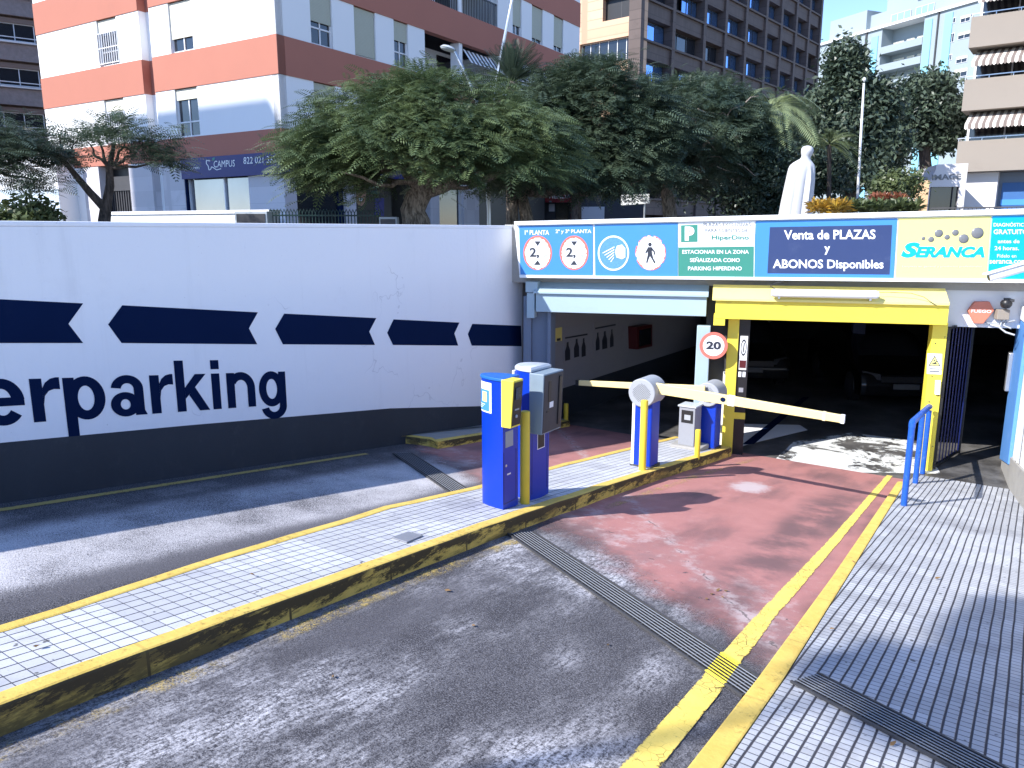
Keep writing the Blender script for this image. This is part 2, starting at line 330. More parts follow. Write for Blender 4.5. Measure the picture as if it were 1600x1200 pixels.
def tiles(name, sx, sy, c, gx, gy, groove=(.045,.045,.055), dirt=.35):
    n = NB(name); x, y, z = n.xyz()
    wx = n.math('ADD', x, n.math('MULTIPLY', n.math('SUBTRACT', n.noise(1.5, 2), .5), .012))
    fx = n.math('ABSOLUTE', n.math('SUBTRACT', n.math('FRACT', n.math('DIVIDE', wx, sx)), .5))
    fy = n.math('ABSOLUTE', n.math('SUBTRACT', n.math('FRACT', n.math('DIVIDE', y, sy)), .5))
    nz = n.math('MULTIPLY', n.math('SUBTRACT', n.noise(35, 4, .7), .5), .05)
    mx_ = n.ramp(n.math('ADD', fx, nz), .5-gx*1.5, .5-gx*.6); my_ = n.ramp(n.math('ADD', fy, nz), .5-gy*1.5, .5-gy*.6)
    g = n.math('MAXIMUM', mx_, n.math('MULTIPLY', my_, .8))
    # each tile its own tone
    cmb = n.N.new('ShaderNodeCombineXYZ'); n.set(cmb.inputs[0], n.math('FLOOR', n.math('DIVIDE', x, sx*4))); n.set(cmb.inputs[1], n.math('FLOOR', n.math('DIVIDE', y, sy*4)))
    wnz = n.N.new('ShaderNodeTexWhiteNoise'); n.L.new(cmb.outputs[0], wnz.inputs[0])
    cm2 = n.N.new('ShaderNodeCombineXYZ'); n.set(cm2.inputs[0], n.math('FLOOR', n.math('ADD', n.math('DIVIDE', wx, sx), .0))); n.set(cm2.inputs[1], n.math('FLOOR', n.math('DIVIDE', y, sy)))
    wn2 = n.N.new('ShaderNodeTexWhiteNoise'); n.L.new(cm2.outputs[0], wn2.inputs[0])
    col = n.mix(wnz.outputs[0], dk(c, .82), dk(c, 1.06)); col = n.mix(n.math('MULTIPLY', wn2.outputs[0], .14), col, dk(c, .55)); col = n.mix(n.math('MULTIPLY', n.ramp(wn2.outputs[0], .985, .99), .22), col, dk(c, .35))
    col = n.mix(n.math('MULTIPLY', n.ramp(n.noise(1.4, 7, .7), .48, .75), dirt), col, (.14,.14,.16))
    col = n.mix(n.math('MULTIPLY', n.ramp(n.noise(60, 3, .7), .55, .8), .4), col, (.2,.2,.21))
    col = n.mix(n.math('MULTIPLY', n.ramp(n.noise(17, 2, .4), .70, .75), .8), col, (.06,.06,.06))
    col = n.mix(g, col, groove)
    n.bump(n.math('SUBTRACT', 1.0, g), .6, .008)
    return n.fin(col, .8, 0, .3)
M['tileI'] = tiles('island_tiles', .092, .105, (.55,.56,.59), .045, .024, dirt=.4)
M['tileR'] = tiles('pavement_tiles', .068, .058, (.47,.485,.515), .085, .06, dirt=.6)
def kerbmat(name, scuff=True):
    n = NB(name); x, y, z = n.xyz()
    col = n.mix(n.noise(5, 5, .7), (.56,.36,.06), (.82,.62,.17))
    hgt = n.math('MULTIPLY', n.math('SUBTRACT', n.math('SUBTRACT', z, n.math('MULTIPLY', y, SL)), .06), 1.15)
    s1 = n.math('MAXIMUM', n.ramp(n.math('ADD', hgt, n.noise(4.0, 9, .8, n.mapv((1,.55,2.2)))), .46, .54), n.math('MULTIPLY', n.ramp(n.noise(2.2, 8, .75, n.mapv((1,.3,1.5))), .46, .60), .85))
    nrm = n.N.new('ShaderNodeNewGeometry').outputs['Normal']; sep = n.N.new('ShaderNodeSeparateXYZ'); n.L.new(nrm, sep.inputs[0])
    side = n.ramp(sep.outputs[2], .75, .35)
    top = n.ramp(n.math('ADD', n.math('MULTIPLY', n.noise(22, 7, .82), .75), n.math('MULTIPLY', n.noise(1.7, 4), .28)), .56, .66)
    jn = n.ramp(n.math('ABSOLUTE', n.math('SUBTRACT', n.math('FRACT', n.math('DIVIDE', y, .98)), .5)), .487, .492)
    m_ = n.math('MAXIMUM', n.math('MULTIPLY', s1, side), n.math('MULTIPLY', top, .55)); m_ = n.math('MAXIMUM', m_, n.math('MULTIPLY', jn, n.math('ADD', n.math('MULTIPLY', side, .75), .2)))
    n.bump(n.math('SUBTRACT', n.noise(30, 5), n.math('MULTIPLY', m_, .6)), .5, .008)
    return n.fin(n.mix(n.math('MULTIPLY', m_, .93), col, (.030,.025,.022)), .75, 0, .3)
M['kerb'] = kerbmat('scuffed_yellow_kerb')
def linemat(name, amount, c=(.72,.52,.09), c2=(.84,.66,.18), k=.9, sc=14):
    n = NB(name); col = n.mix(n.noise(6, 5, .7), c, c2)
    col = n.mix(n.math('MULTIPLY', n.ramp(n.noise(70, 4, .7), .5, .8), .35), col, dk(c, .4)); col = n.mix(n.math('MULTIPLY', n.ramp(n.noise(28, 6, .8), .60, .68), .8), col, (.07,.055,.04))
    uvn = n.N.new('ShaderNodeUVMap'); sp_ = n.N.new('ShaderNodeSeparateXYZ'); n.L.new(uvn.outputs[0], sp_.inputs[0])
    e = n.math('ABSOLUTE', n.math('SUBTRACT', sp_.outputs[0], .5))
    crack = n.N.new('ShaderNodeTexVoronoi'); crack.feature = 'DISTANCE_TO_EDGE'; crack.inputs['Scale'].default_value = 17; n.L.new(n.co, crack.inputs['Vector'])
    ck = n.math('MULTIPLY', n.ramp(crack.outputs[0], .035, .01), n.ramp(n.noise(2.2, 3), .50, .62))
    a = n.math('ADD', n.math('ADD', n.math('MULTIPLY', n.noise(sc, 8, .78), .75), n.math('MULTIPLY', n.noise(1.6, 3), .35)), n.math('MULTIPLY', n.ramp(e, .34, .5), .17))
    a = n.math('ADD', a, 0.0)
    al = n.math('SUBTRACT', n.ramp(a, k-amount+.05, k-amount-.05), n.math('MULTIPLY', ck, .9))
    return n.fin(col, .7, 0, .3, al)
M['line'] = linemat('yellow_road_paint', .19)
def wornline():
    n = NB('worn_yellow_road_paint'); uvn = n.N.new('ShaderNodeUVMap'); sp_ = n.N.new('ShaderNodeSeparateXYZ'); n.L.new(uvn.outputs[0], sp_.inputs[0])
    e = n.math('ABSOLUTE', n.math('SUBTRACT', sp_.outputs[0], .5))
    a = n.math('MULTIPLY', n.ramp(n.math('ADD', n.math('MULTIPLY', n.noise(95, 3, .75), .55), n.math('MULTIPLY', n.noise(7, 6, .75), .5)), .48, .66), n.math('MULTIPLY', n.ramp(e, .5, .25), n.ramp(n.noise(1.1, 4), .28, .58)))
    return n.fin(n.mix(n.noise(20), (.44,.32,.08), (.68,.52,.20)), .8, 0, .2, n.math('MULTIPLY', a, .95))
M['lineworn'] = wornline()
M['lineshade'] = linemat('shaded_yellow_road_paint', .22, (.36,.27,.08), (.46,.36,.13), sc=20)  # darker copy of the line paint, wall shade put into its colour
def whitefloor():
    n = NB('worn_white_floor_paint'); a = n.ramp(n.math('ADD', n.noise(1.1, 8, .7, None, .6), n.math('MULTIPLY', n.noise(9, 5, .7), .2)), .56, .63)
    return n.fin(n.mix(n.noise(5), (.55,.56,.54), (.72,.74,.73)), .6, 0, .4, a)
M['whitefloor'] = whitefloor()
def garfloor():
    n = NB('garage_floor'); b = n.mix(n.ramp(n.noise(1.5, 7, .7), .35, .7), (.045,.043,.042), (.15,.145,.14))
    n.bump(n.noise(40, 4), .2, .005); return n.fin(b, .45, 0, .4)
M['gfloor'] = garfloor()
def earth():
    n = NB('plaza_ground'); return n.fin(n.mix(n.ramp(n.noise(.8, 6, .7), .35, .65), (.16,.15,.13), (.30,.28,.25)), .9)
M['plaza'] = earth()

exec_order = None
# ------------------------------------------------------------------ ground, ramp, pavements (the setting)
def structure(o): o['kind'] = 'structure'; return o
def rz_obj(mb, name, mats, **k):
    o = mb.build(name, mats, None, **k); o.rotation_euler = (0, 0, RZ); return o
def rp(u, v, dz): return (v, u, SL*u + dz)                     # in the ramp's local frame
def end_u(v): return 12.15 + .36*(v + 3.6)*-.0 if False else 12.15
mb = MB()
U0, U1 = -14.0, 12.42
nu = 27; nv = 12
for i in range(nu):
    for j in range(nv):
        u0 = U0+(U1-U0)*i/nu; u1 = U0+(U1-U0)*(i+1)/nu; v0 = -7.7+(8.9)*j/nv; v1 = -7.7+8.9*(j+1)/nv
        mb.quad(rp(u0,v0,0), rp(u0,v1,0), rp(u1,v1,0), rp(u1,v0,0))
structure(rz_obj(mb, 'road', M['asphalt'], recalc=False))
ZF = SL*U1 - .002                                              # level garage floor
# street level far behind and ground sheets, all below sight lines
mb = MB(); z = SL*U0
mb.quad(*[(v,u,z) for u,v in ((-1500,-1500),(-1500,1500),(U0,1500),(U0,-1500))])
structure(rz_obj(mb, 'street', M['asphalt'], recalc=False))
ZP = 1.9
mb = MB()
mb.quad((-1500,U0,ZP), (-7.95,U0,ZP), (-7.95,13.0,ZP), (-1500,13.0,ZP))
mb.quad((-1500,13.0,ZP), (1.25,16.2,ZP), (1500,16.2,ZP), (1500,1500,ZP)) if False else None
mb.quad((-1500,13.0,ZP), (-1500,1500,ZP), (1500,1500,ZP), (1500,13.0,ZP)) if False else None
structure(rz_obj(mb, 'terrace', M['plaza'], recalc=False))
mb = MB()                                                      # plaza behind the garage front (front's own frame)
mb.quad((-1500,.65,ZP), (1500,.65,ZP), (1500,1500,ZP), (-1500,1500,ZP))
o = mb.build('ground', M['plaza'], recalc=False); o.location = FO; o.rotation_euler = (0,0,FZ); structure(o)
mb = MB(); mb.box(1.05, 60, U0, 11.8, -2.2, -.3) if False else mb.quad((1.3,U0,1.6),(1500,U0,1.6),(1500,10.3,1.6),(1.3,10.3,1.6))
structure(rz_obj(mb, 'upper_street', M['plaza'], recalc=False))
def rstrip(name, L, R, dz, mat, uv=True, sub=6):
    """a strip on the ramp between two rows of sighted points; u-v pairs"""
    mb = MB(); n = len(L); uvs = []
    for i in range(n-1):
        for k in range(sub):
            a, b = k/sub, (k+1)/sub
            l0 = [L[i][q]+(L[i+1][q]-L[i][q])*a for q in (0,1)]; l1 = [L[i][q]+(L[i+1][q]-L[i][q])*b for q in (0,1)]
            r0 = [R[i][q]+(R[i+1][q]-R[i][q])*a for q in (0,1)]; r1 = [R[i][q]+(R[i+1][q]-R[i][q])*b for q in (0,1)]
            mb.quad(rp(*l0,dz), rp(*r0,dz), rp(*r1,dz), rp(*l1,dz)); uvs += [(0,0),(1,0),(1,1),(0,1)]
    o = rz_obj(mb, name, mat, recalc=False)
    l = o.data.uv_layers.new(name='UVMap')
    l.data.foreach_set('uv', [c for q in uvs for c in q]); return structure(o)
g2 = lambda x, y, dz=0: G(x, y, dz)[:2]
# red slip-resistant paint beyond the drain
gu0, gv0 = g2(835,835); gu1, gv1 = g2(1180,1058); gsl = (gu1-gu0)/(gv1-gv0)
M['redpaint'] = redpaint('red_ramp_paint', gu0+.12, gsl, gv0)
def gline(v): return gu0 + gsl*(v-gv0)
mb = MB()
for (va, vb) in ((-7.66,-4.95), (-4.0,-1.0)):
    N_ = 6
    for i in range(N_):
        a = va+(vb-va)*i/N_; b = va+(vb-va)*(i+1)/N_
        for k in range(6):
            f0, f1 = k/6, (k+1)/6
            P = lambda v, f: rp(gline(v)+.02 + (12.40-gline(v)-.02)*f, v, .004)
            mb.quad(P(a,f0), P(b,f0), P(b,f1), P(a,f1))
structure(rz_obj(mb, 'red_road_paint', M['redpaint'], recalc=False))
# yellow lines
rstrip('yellow_edge_line', [g2(932,1240),g2(1068,1092),g2(1176,968),g2(1290,850),g2(1387,741)], [g2(1000,1240),g2(1119,1092),g2(1210,968),g2(1310,850),g2(1398,741)], .009, M['line'])
rstrip('worn_island_line', [g2(-160,1215),g2(0,1152),g2(330,1025),g2(640,900),g2(815,836)], [g2(-160,1262),g2(0,1198),g2(330,1056),g2(640,921),g2(824,846)], .005, M['lineworn'])
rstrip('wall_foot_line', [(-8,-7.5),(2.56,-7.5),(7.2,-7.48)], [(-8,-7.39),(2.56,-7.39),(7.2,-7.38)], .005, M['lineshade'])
rstrip('yellow_island_end_line', [g2(940,792),g2(1075,745),g2(1180,714)], [g2(950,798),g2(1085,750),g2(1195,716)], .009, M['lineworn'])
# right pavement with a low kerb
KL = [g2(1040,1240,.05),g2(1182,1060,.05),g2(1300,900,.05),g2(1402,752,.05)]
KR = [g2(1100,1240,.05),g2(1225,1060,.05),g2(1325,900,.05),g2(1416,752,.05)]
mb = MB()
def ramp_box(mb, ring, d0, d1): mb.hexa([rp(u,v,d0) for u,v in ring], [rp(u,v,d1) for u,v in ring])
KL = [(-8,KL[0][1]+.1)] + KL; KR = [(-8,KR[0][1]+.1)] + KR
ramp_box(mb, KL + KR[::-1], -.1, .05)
structure(rz_obj(mb, 'pavement_kerb', M['kerb'], bevel=.012))
mb = MB()
PR = [(-8,.9),(4,.62),(11.4,.10),(16.2,-.28)]
EU = 12.0
for i in range(len(KR)-1):
    pass
ring = [(u,v+.004) for u,v in KR] + [(12.55,-1.36),(12.9,-1.25)] + [(12.9,.6),(-8,1.5)]
mb.add([rp(u,v,.046) for u,v in ring], [tuple(range(len(ring)))])
structure(rz_obj(mb, 'pavement', M['tileR'], recalc=False))
# traffic island
IR = [g2(-300,1275),g2(0,1150),g2(540,935),g2(820,825),g2(1000,760),g2(1100,727),g2(1143,713)]
IR = [(-6,-3.3)] + IR
IL = [g2(0,975,.155),g2(300,880,.155),g2(600,790,.155),g2(735,760,.155),g2(860,728,.155)]
IL = [(-6,-4.62)] + IL + [(12.1,IL[-1][1]-.02)]
def rough(line, step, amp, seed):
    rd = random.Random(seed); out = []
    for (u0,v0),(u1,v1) in zip(line[:-1], line[1:]):
        m = max(1, int(abs(u1-u0)/step))
        for k in range(m): out.append((u0+(u1-u0)*k/m, v0+(v1-v0)*k/m + (rd.uniform(-amp,amp) if out else 0)))
    return out + [line[-1]]
IR, IL = rough(IR, .3, .010, 1), rough(IL, .3, .012, 2)
def inset(line, d): return [(u, v+d) for u, v in line]
mb = MB()
def strip_box(mb, A, B, d0, d1):
    for i in range(len(A)-1): ramp_box(mb, [A[i],A[i+1],B[i+1],B[i]], d0, d1)
    
def solid_strip(mb, A, B, d0, d1):
    n = len(A); vs = [rp(u,v,d) for line, d in ((A,d0),(B,d0),(B,d1),(A,d1)) for u, v in line]
    fs = [(q*n+i, q*n+i+1, ((q+1)%4)*n+i+1, ((q+1)%4)*n+i) for q in range(4) for i in range(n-1)] + [(0,n,2*n,3*n),(n-1,4*n-1,3*n-1,2*n-1)]
    mb.add(vs, fs)
solid_strip(mb, IR, inset(IR,-.13), -.15, .155); solid_strip(mb, IL, inset(IL,.11), -.15, .155)
e0, e1 = IR[-1], IL[-1]
ramp_box(mb, [e0, (e1[0],e1[1]), (e1[0]-.13,e1[1]+.11), (e0[0]-.12,e0[1]-.13)], -.15, .153)
structure(rz_obj(mb, 'island_kerb', M['kerb'], bevel=.018))
mb = MB(); ring = inset(IR,-.128) + inset(IL,.108)[::-1]
ramp_box(mb, ring, -.1, .148)
structure(rz_obj(mb, 'traffic_island', M['tileI']))
# raised pad along the left wall
q = [g2(612,690,0), g2(671,698,0), g2(684,702,0)]
mb = MB(); ring = [(q[0][0]-.03,-7.68), q[0], q[1], q[2], (12.2, q[2][1]-.05), (12.2,-7.68)]
ramp_box(mb, ring, -.1, .12)
structure(rz_obj(mb, 'wall_kerb', M['kerb'], bevel=.015))
mb = MB(); ring = [(q[0][0]+.1,-7.67), (q[0][0]+.12,q[0][1]), (q[1][0]+.14,q[1][1]-.06), (q[2][0]+.1,q[2][1]-.12), (12.2, q[2][1]-.17), (12.2,-7.67)]
ramp_box(mb, ring, 0, .124)
structure(rz_obj(mb, 'wall_foot_pad', M['concrete']))

# ------------------------------------------------------------------ drains
def grate(label, A, B, width, dz, nb=8, group='steel drain gratings across the ramp', paint_at=None):
    """A, B: u,v ends of its near edge"""
    org = (A[1],A[0]); a = Vector(org); b = Vector((B[1],B[0])); d = (b-a); L = d.length; d /= L
    root = thing('drain_grating', label, 'drain grating', ruv(A[0],A[1],SL*A[0]+dz), RZ, group)
    nrm = Vector((-d.y, d.x));  nrm = nrm if nrm.y > 0 else -nrm
    def P(s, t, h): q = d*s + nrm*t; return (q.x, q.y, SL*q.y + h)
    def bar(mb, s0, s1, t0, t1, h0, h1):
        mb.hexa([P(s0,t0,h0),P(s1,t0,h0),P(s1,t1,h0),P(s0,t1,h0)], [P(s0,t0,h1),P(s1,t0,h1),P(s1,t1,h1),P(s0,t1,h1)])
    mb = MB(); bar(mb, 0, L, 0, width, .004, .008); mb.build('channel', M['channel'], root)
    mb = MB(); bar(mb, 0, L, -.010, .006, .004, .019); bar(mb, 0, L, width-.006, width+.010, .004, .019); mb.build('frame', M['gratedark'], root)
    mb = MB()
    for k in range(1, nb): t = width*k/nb; bar(mb, .01, L-.01, t-.003, t+.003, .0165, .0205)
    mb.build('bars', M['gratesteel'], root)
    if paint_at:
        mb = MB()
        def hit(q0, q1, t):
            A_, B_ = Vector((q0[1],q0[0])), Vector((q1[1],q1[0])); e_ = B_-A_; w0 = A_-(a+nrm*t); return (w0.x*e_.y-w0.y*e_.x)/(d.x*e_.y-d.y*e_.x)
        for k in range(1, nb):
            t = width*k/nb; s0_, s1_ = hit(paint_at[0], paint_at[1], t), hit(paint_at[2], paint_at[3], t); bar(mb, s0_, s1_, t-.0038, t+.0038, .0165, .0212)
        for t in (0, width): s0_, s1_ = hit(paint_at[0], paint_at[1], t), hit(paint_at[2], paint_at[3], t); bar(mb, s0_, s1_, t-.0115, t+.0115, .0125, .0196)
        mb.build('painted_bars', M['yellow'], root)
    mb = MB(); n = int(L/.10)
    for k in range(n+1): s_ = .02 + (L-.04)*k/n; bar(mb, s_-.004, s_+.004, .009, width-.009, .009, .0145)
    mb.build('cross_bars', M['gratedark'], root)
M['channel'] = paint('drain_channel_shade', (.008,.008,.009), .9, .3, 6)  # black sheet standing for the shaded depth under the grating
M['gratesteel'] = paint('worn_grating_steel', (.36,.38,.42), .45, .2, 9, .35, (.10,.09,.08), metal=.3); M['gratedark'] = paint('grimy_grating_steel', (.06,.06,.065), .6, .3, 8, .4, (.02,.02,.02))
w_ = .26
def gv(v): return (gline(v), v)
off = .30
grate('steel drain grating across the right lane beside the yellow kerb', (gline(-3.9)-off,-3.9), (gline(-1.16)-off,-1.16), w_, .004, paint_at=(g2(1068,1092),g2(1176,968),g2(1119,1092),g2(1210,968)))
q0 = G(637,706); q1 = G(733,771)
grate('steel drain grating across the left lane, half in the wall shade', (gline(-7.2)-.28,-7.2), (gline(-5.28)-.28,-5.28), w_, .004)
qa = g2(1236,1066,.05); qb = g2(1500,1207,.05); k_ = (qb[0]-qa[0])/(qb[1]-qa[1])
grate('steel drain grating set in the tiled right pavement', qa, (qa[0]+k_*1.45, qa[1]+1.45), .24, .046)

# ------------------------------------------------------------------ left retaining wall
VW = -7.67
root = thing('retaining_wall', 'long white retaining wall with navy arrows, lettering and dark base', 'wall', ruv(0,VW,0), RZ)
ZT = 2.185
mb = MB(); u0, u1 = -9.0, onV(816,600,VW)[0]
dz0 = [onV(0,692,VW), onV(300,664,VW), onV(610,638,VW), onV(816,633,VW)]   # top of the dado
dl = [(u0, dz0[0][1]+(dz0[0][0]-u0)*.127)] + dz0; dl[-1] = (u1, dl[-1][1])
for (a, za), (b, zb) in zip(dl[:-1], dl[1:]):
    mb.hexa([(-.3,a,za),(0,a,za),(0,b,zb),(-.3,b,zb)], [(-.3,a,ZT-.05),(0,a,ZT-.05),(0,b,ZT-.05),(-.3,b,ZT-.05)])
mb.build('wall_panel', M['wallwhite'], root)
mb = MB()
for (a, za), (b, zb) in zip(dl[:-1], dl[1:]):
    mb.hexa([(-.3,a,SL*a-.5),(.0,a,SL*a-.5),(.0,b,SL*b-.5),(-.3,b,SL*b-.5)], [(-.3,a,za),(.003,a,za),(.003,b,zb),(-.3,b,zb)])
mb.build('dado', M['dado'], root)
mb = MB(); mb.box(-.31, .004, u0, u1, ZT-.05, ZT); mb.build('coping', M['wallwhite'], root, bevel=.012)
def WP(x, y, off=.004): u, z = onV(x, y, VW+off); return (off, u, z)
arrows = [[(-160,466),(-110,462),(130,474),(107,506),(130,536),(-110,536),(-160,500)],
          [(169,507),(191,477),(403,488),(389,513),(402,538),(190,536)],
          [(430,514),(444,490),(588,497),(577,518),(586,539),(442,538)],
          [(605,520),(615,499),(718,504),(710,521),(716,540),(614,539)],
          [(731,522),(738,506),(814,509),(815,541),(737,540)]]
for a in arrows:
    mb = MB(); poly_on(mb, a, lambda x, y: WP(x, y, .003)); mb.build('painted_arrow', M['navy'], root, recalc=False)
# lettering follows the slope of the ramp, its stems stay plumb

def arcstrip(cx, cy, ro, ri, a0, a1, n=20):
    o = []; 
    for k in range(n):
        p, q = [math.radians(a0+(a1-a0)*(k+i)/n) for i in (0,1)]
        o.append([(cx+ro[0]*math.cos(p),cy+ro[1]*math.sin(p)),(cx+ro[0]*math.cos(q),cy+ro[1]*math.sin(q)),(cx+ri[0]*math.cos(q),cy+ri[1]*math.sin(q)),(cx+ri[0]*math.cos(p),cy+ri[1]*math.sin(p))])
    return o
def rect(x0, x1, y0, y1): return [[(x0,y0),(x1,y0),(x1,y1),(x0,y1)]]
def rib(o, i): return [[o[k],o[k+1],i[k+1],i[k]] for k in range(len(o)-1)]
GL = {'r': (.74, [rect(.09,.36,0,1), rib([(.36,.78),(.43,.90),(.55,.99),(.68,1.02),(.76,1.02)],[(.36,.40),(.40,.60),(.50,.71),(.62,.75),(.76,.74)])]),
 'p': (1.15, [rect(.09,.36,-.40,1), arcstrip(.61,.5,(.475,.525),(.20,.30),0,360,36)]),
 'a': (1.05, [rect(.69,.95,.0,.68), arcstrip(.52,.67,(.43,.355),(.17,.15),0,172), arcstrip(.44,.29,(.385,.31),(.13,.13),0,360,30), [[(.93,0),(1.01,0),(.95,.12)]]]),
 'k': (1.06, [rect(.09,.36,0,1.37), [[(.36,.34),(.36,.64),(.69,1.0),(1.03,1.0)]], [[(.47,.44),(.66,.66),(1.09,0),(.77,0)]]]),
 'i': (.54, [rect(.14,.41,0,1), rect(.14,.41,1.12,1.37)]),
 'n': (1.15, [rect(.09,.36,0,1), arcstrip(.575,.56,(.485,.46),(.215,.235),0,150), rect(.79,1.06,0,.56)]),
 'g': (1.15, [arcstrip(.52,.49,(.47,.53),(.20,.30),0,360,36), rect(.79,1.06,-.02,1), arcstrip(.58,-.02,(.48,.40),(.21,.19),0,-168)]),
 'e': (1.06, [arcstrip(.53,.5,(.48,.525),(.205,.30),6,322,34), rect(.13,1.0,.41,.60)])}
_w = 'erparking'; adv = []; xx = 0
for ch in _w: adv.append(xx); xx += GL[ch][0]
ug = onV(445.5,590,VW)[0]; uk0 = onV(274,600,VW)[0]; ks = (ug-uk0)/((adv[8]+1.06)-(adv[5]+.09))
zb1, zt1_ = onV(281,643,VW)[1], onV(281,562,VW)[1]; kz = (zt1_-zb1)/1.37
for ci, ch in enumerate(_w):
    mb = MB()
    for pi_, piece in enumerate(GL[ch][1]):
        for pg in piece:
            pts = []
            for x, y in pg:
                u = uk0 + (adv[ci]+x-(adv[5]+.09))*ks; pts.append((.0035+.0005*pi_, u, zb1+y*kz+SL*(u-uk0)))
            mb.add(pts, [tuple(range(len(pts)))])
    mb.build('letter', M['navy'], root, recalc=False)

# ------------------------------------------------------------------ parking garage (front, interior)
def fthing(name, label, cat, a=0, d=0, z=0, group=None):
    return thing(name, label, cat, FO + Vector((FA[0]*a+FN[0]*d, FA[1]*a+FN[1]*d, z)), FZ, group)
gar = fthing('parking_garage', 'concrete underground car park front with dark entrances', 'building')
aR, zz = FP(1600, 500, .35); aL = FP(816, 500, .3)[0]
zbeam0 = FP(1200,438,.3)[1]; zlin = FP(1530,511,.35)[1]
AE = FP(1700, 400, .0)[0]
mb = MB(); mb.box(aL-.3, AE, .25, .65, zbeam0-.1, 2.2); mb.build('front_beam', M['concrete'], gar)
a0 = FP(1478,480,.35)[0]
mb = MB(); mb.box(a0-.1, AE, .32, .50, zlin, zbeam0-.06); mb.build('white_lintel', M['white'], gar)
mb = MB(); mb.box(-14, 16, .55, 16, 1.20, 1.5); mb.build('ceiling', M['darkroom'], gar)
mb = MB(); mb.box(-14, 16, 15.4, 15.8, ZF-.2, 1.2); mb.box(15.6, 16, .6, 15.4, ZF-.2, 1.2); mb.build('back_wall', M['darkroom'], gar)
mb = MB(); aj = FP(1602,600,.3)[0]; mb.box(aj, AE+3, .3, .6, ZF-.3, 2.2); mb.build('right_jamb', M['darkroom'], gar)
# pillar between the two entrances
pa0, pz = FP(1107,560,.5); pa1 = FP(1133,560,.5)[0]
mb = MB(); mb.box(pa0-.06, pa1+.06, .3, .9, ZF-.2, zbeam0); mb.build('dividing_pillar', M['darkgrey'], gar)
mb = MB(); mb.box(pa1-.02, pa1+.09, .22, .3, ZF-.2, FP(1128,582,.2)[1]); mb.build('white_edge_strip', M['white'], gar)
# inner left wall, dado and posters run on in the line of the ramp wall
il = thing('garage_side_wall', 'dim white side wall inside the left entrance with dark base', 'wall', ruv(0,VW-.02,0), RZ)
zd = -.97
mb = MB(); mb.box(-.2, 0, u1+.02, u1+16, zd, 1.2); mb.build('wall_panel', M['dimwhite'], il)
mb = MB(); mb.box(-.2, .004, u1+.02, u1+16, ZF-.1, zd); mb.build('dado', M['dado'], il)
# garage floor
mb = MB(); fa = lambda a, d: FO + Vector((FA[0]*a+FN[0]*d, FA[1]*a+FN[1]*d, ZF))
pl = [ruv(12.42,-7.8), ruv(12.42,1.2), fa(16,-1.4), fa(16,16), fa(-14,16)]
mb.add([(p.x,p.y,ZF) for p in pl], [tuple(range(len(pl)))]); structure(mb.build('garage_floor', M['gfloor'], recalc=False))
def floor_poly(px, dz=.004): return [tuple(atZ(x, y, ZF+dz)) for x, y in px]
mb = MB(); mb.add(floor_poly([(1195,733),(1240,690),(1330,676),(1440,690),(1470,740),(1330,738)]), [(0,1,2,3,4,5)])
structure(mb.build('worn_white_floor_paint', M['whitefloor'], recalc=False))
mb = MB(); mb.add(floor_poly([(1110,700),(1160,662),(1250,664),(1262,672),(1170,694),(1128,708)]), [(0,1,2,3,4,5)])
structure(mb.build('white_floor_paint', M['white'], recalc=False))
mb = MB(); mb.add(floor_poly([(1160,694),(1178,694),(1265,620),(1255,620)], .008), [(0,1,2,3)])
structure(mb.build('blue_floor_line', M['navy'], recalc=False))
# columns deep inside
def column(x, y0, Y, w, label):
    p = atY(x, y0, Y); c = thing('garage_column', label, 'column', (p.x, p.y, ZF), FZ, 'columns inside the garage')
    mb = MB(); mb.box(-w/2, w/2, -w/2, w/2, 0, 1.2-ZF); mb.build('shaft', M['darkblue'], c)
    mb = MB(); mb.box(-w/2-.004, w/2+.004, -w/2-.004, w/2+.004, .95, 1.1); mb.build('yellow_band', M['yellow'], c)
M['darkblue'] = paint('dim_blue_column', (.03,.04,.09), .7, .1)
column(1336, 570, 17.5, .26, 'dark blue garage column with a yellow band')

# fascia board with its frame
fr = fthing('fascia_board', 'long white framed fascia board carrying the sign panels', 'sign board')
DF = -.12
def fq(mb, px, d0, d1, m=0):
    P = [FP(x, y, d0) for x, y in px]; mb.hexa([(a,d0,z) for a,z in P], [(a,d1,z) for a,z in P], m)
mb = MB(); fq(mb, [(803,346),(1680,324),(1680,443),(812,434)], DF, .28); mb.build('frame', M['signwhite'], fr, bevel=.008)
mb = MB()
fq(mb, [(803,346),(1680,324),(1680,333),(805,352)], DF-.05, DF-.002); fq(mb, [(811,430),(1680,437),(1680,443),(812,434)], DF-.03, DF-.002)
mb.build('trim', M['signwhite'], fr, bevel=.004)
def FD(off): return lambda x, y: (lambda q: (q[0], DF-off, q[1]))(FP(x, y, DF-off))
def sign(name, label, px, mat, off=.012):
    t = fthing(name, label, 'sign', group='sign panels on the fascia board')
    mb = MB(); fq(mb, px, DF-off, DF-.002); mb.build('panel', mat, t); return t
def decal(t, name, mat, fn, off=.016):
    mb = MB(); fn(mb, FD(off)); return mb.build(name, mat, t, recalc=False)
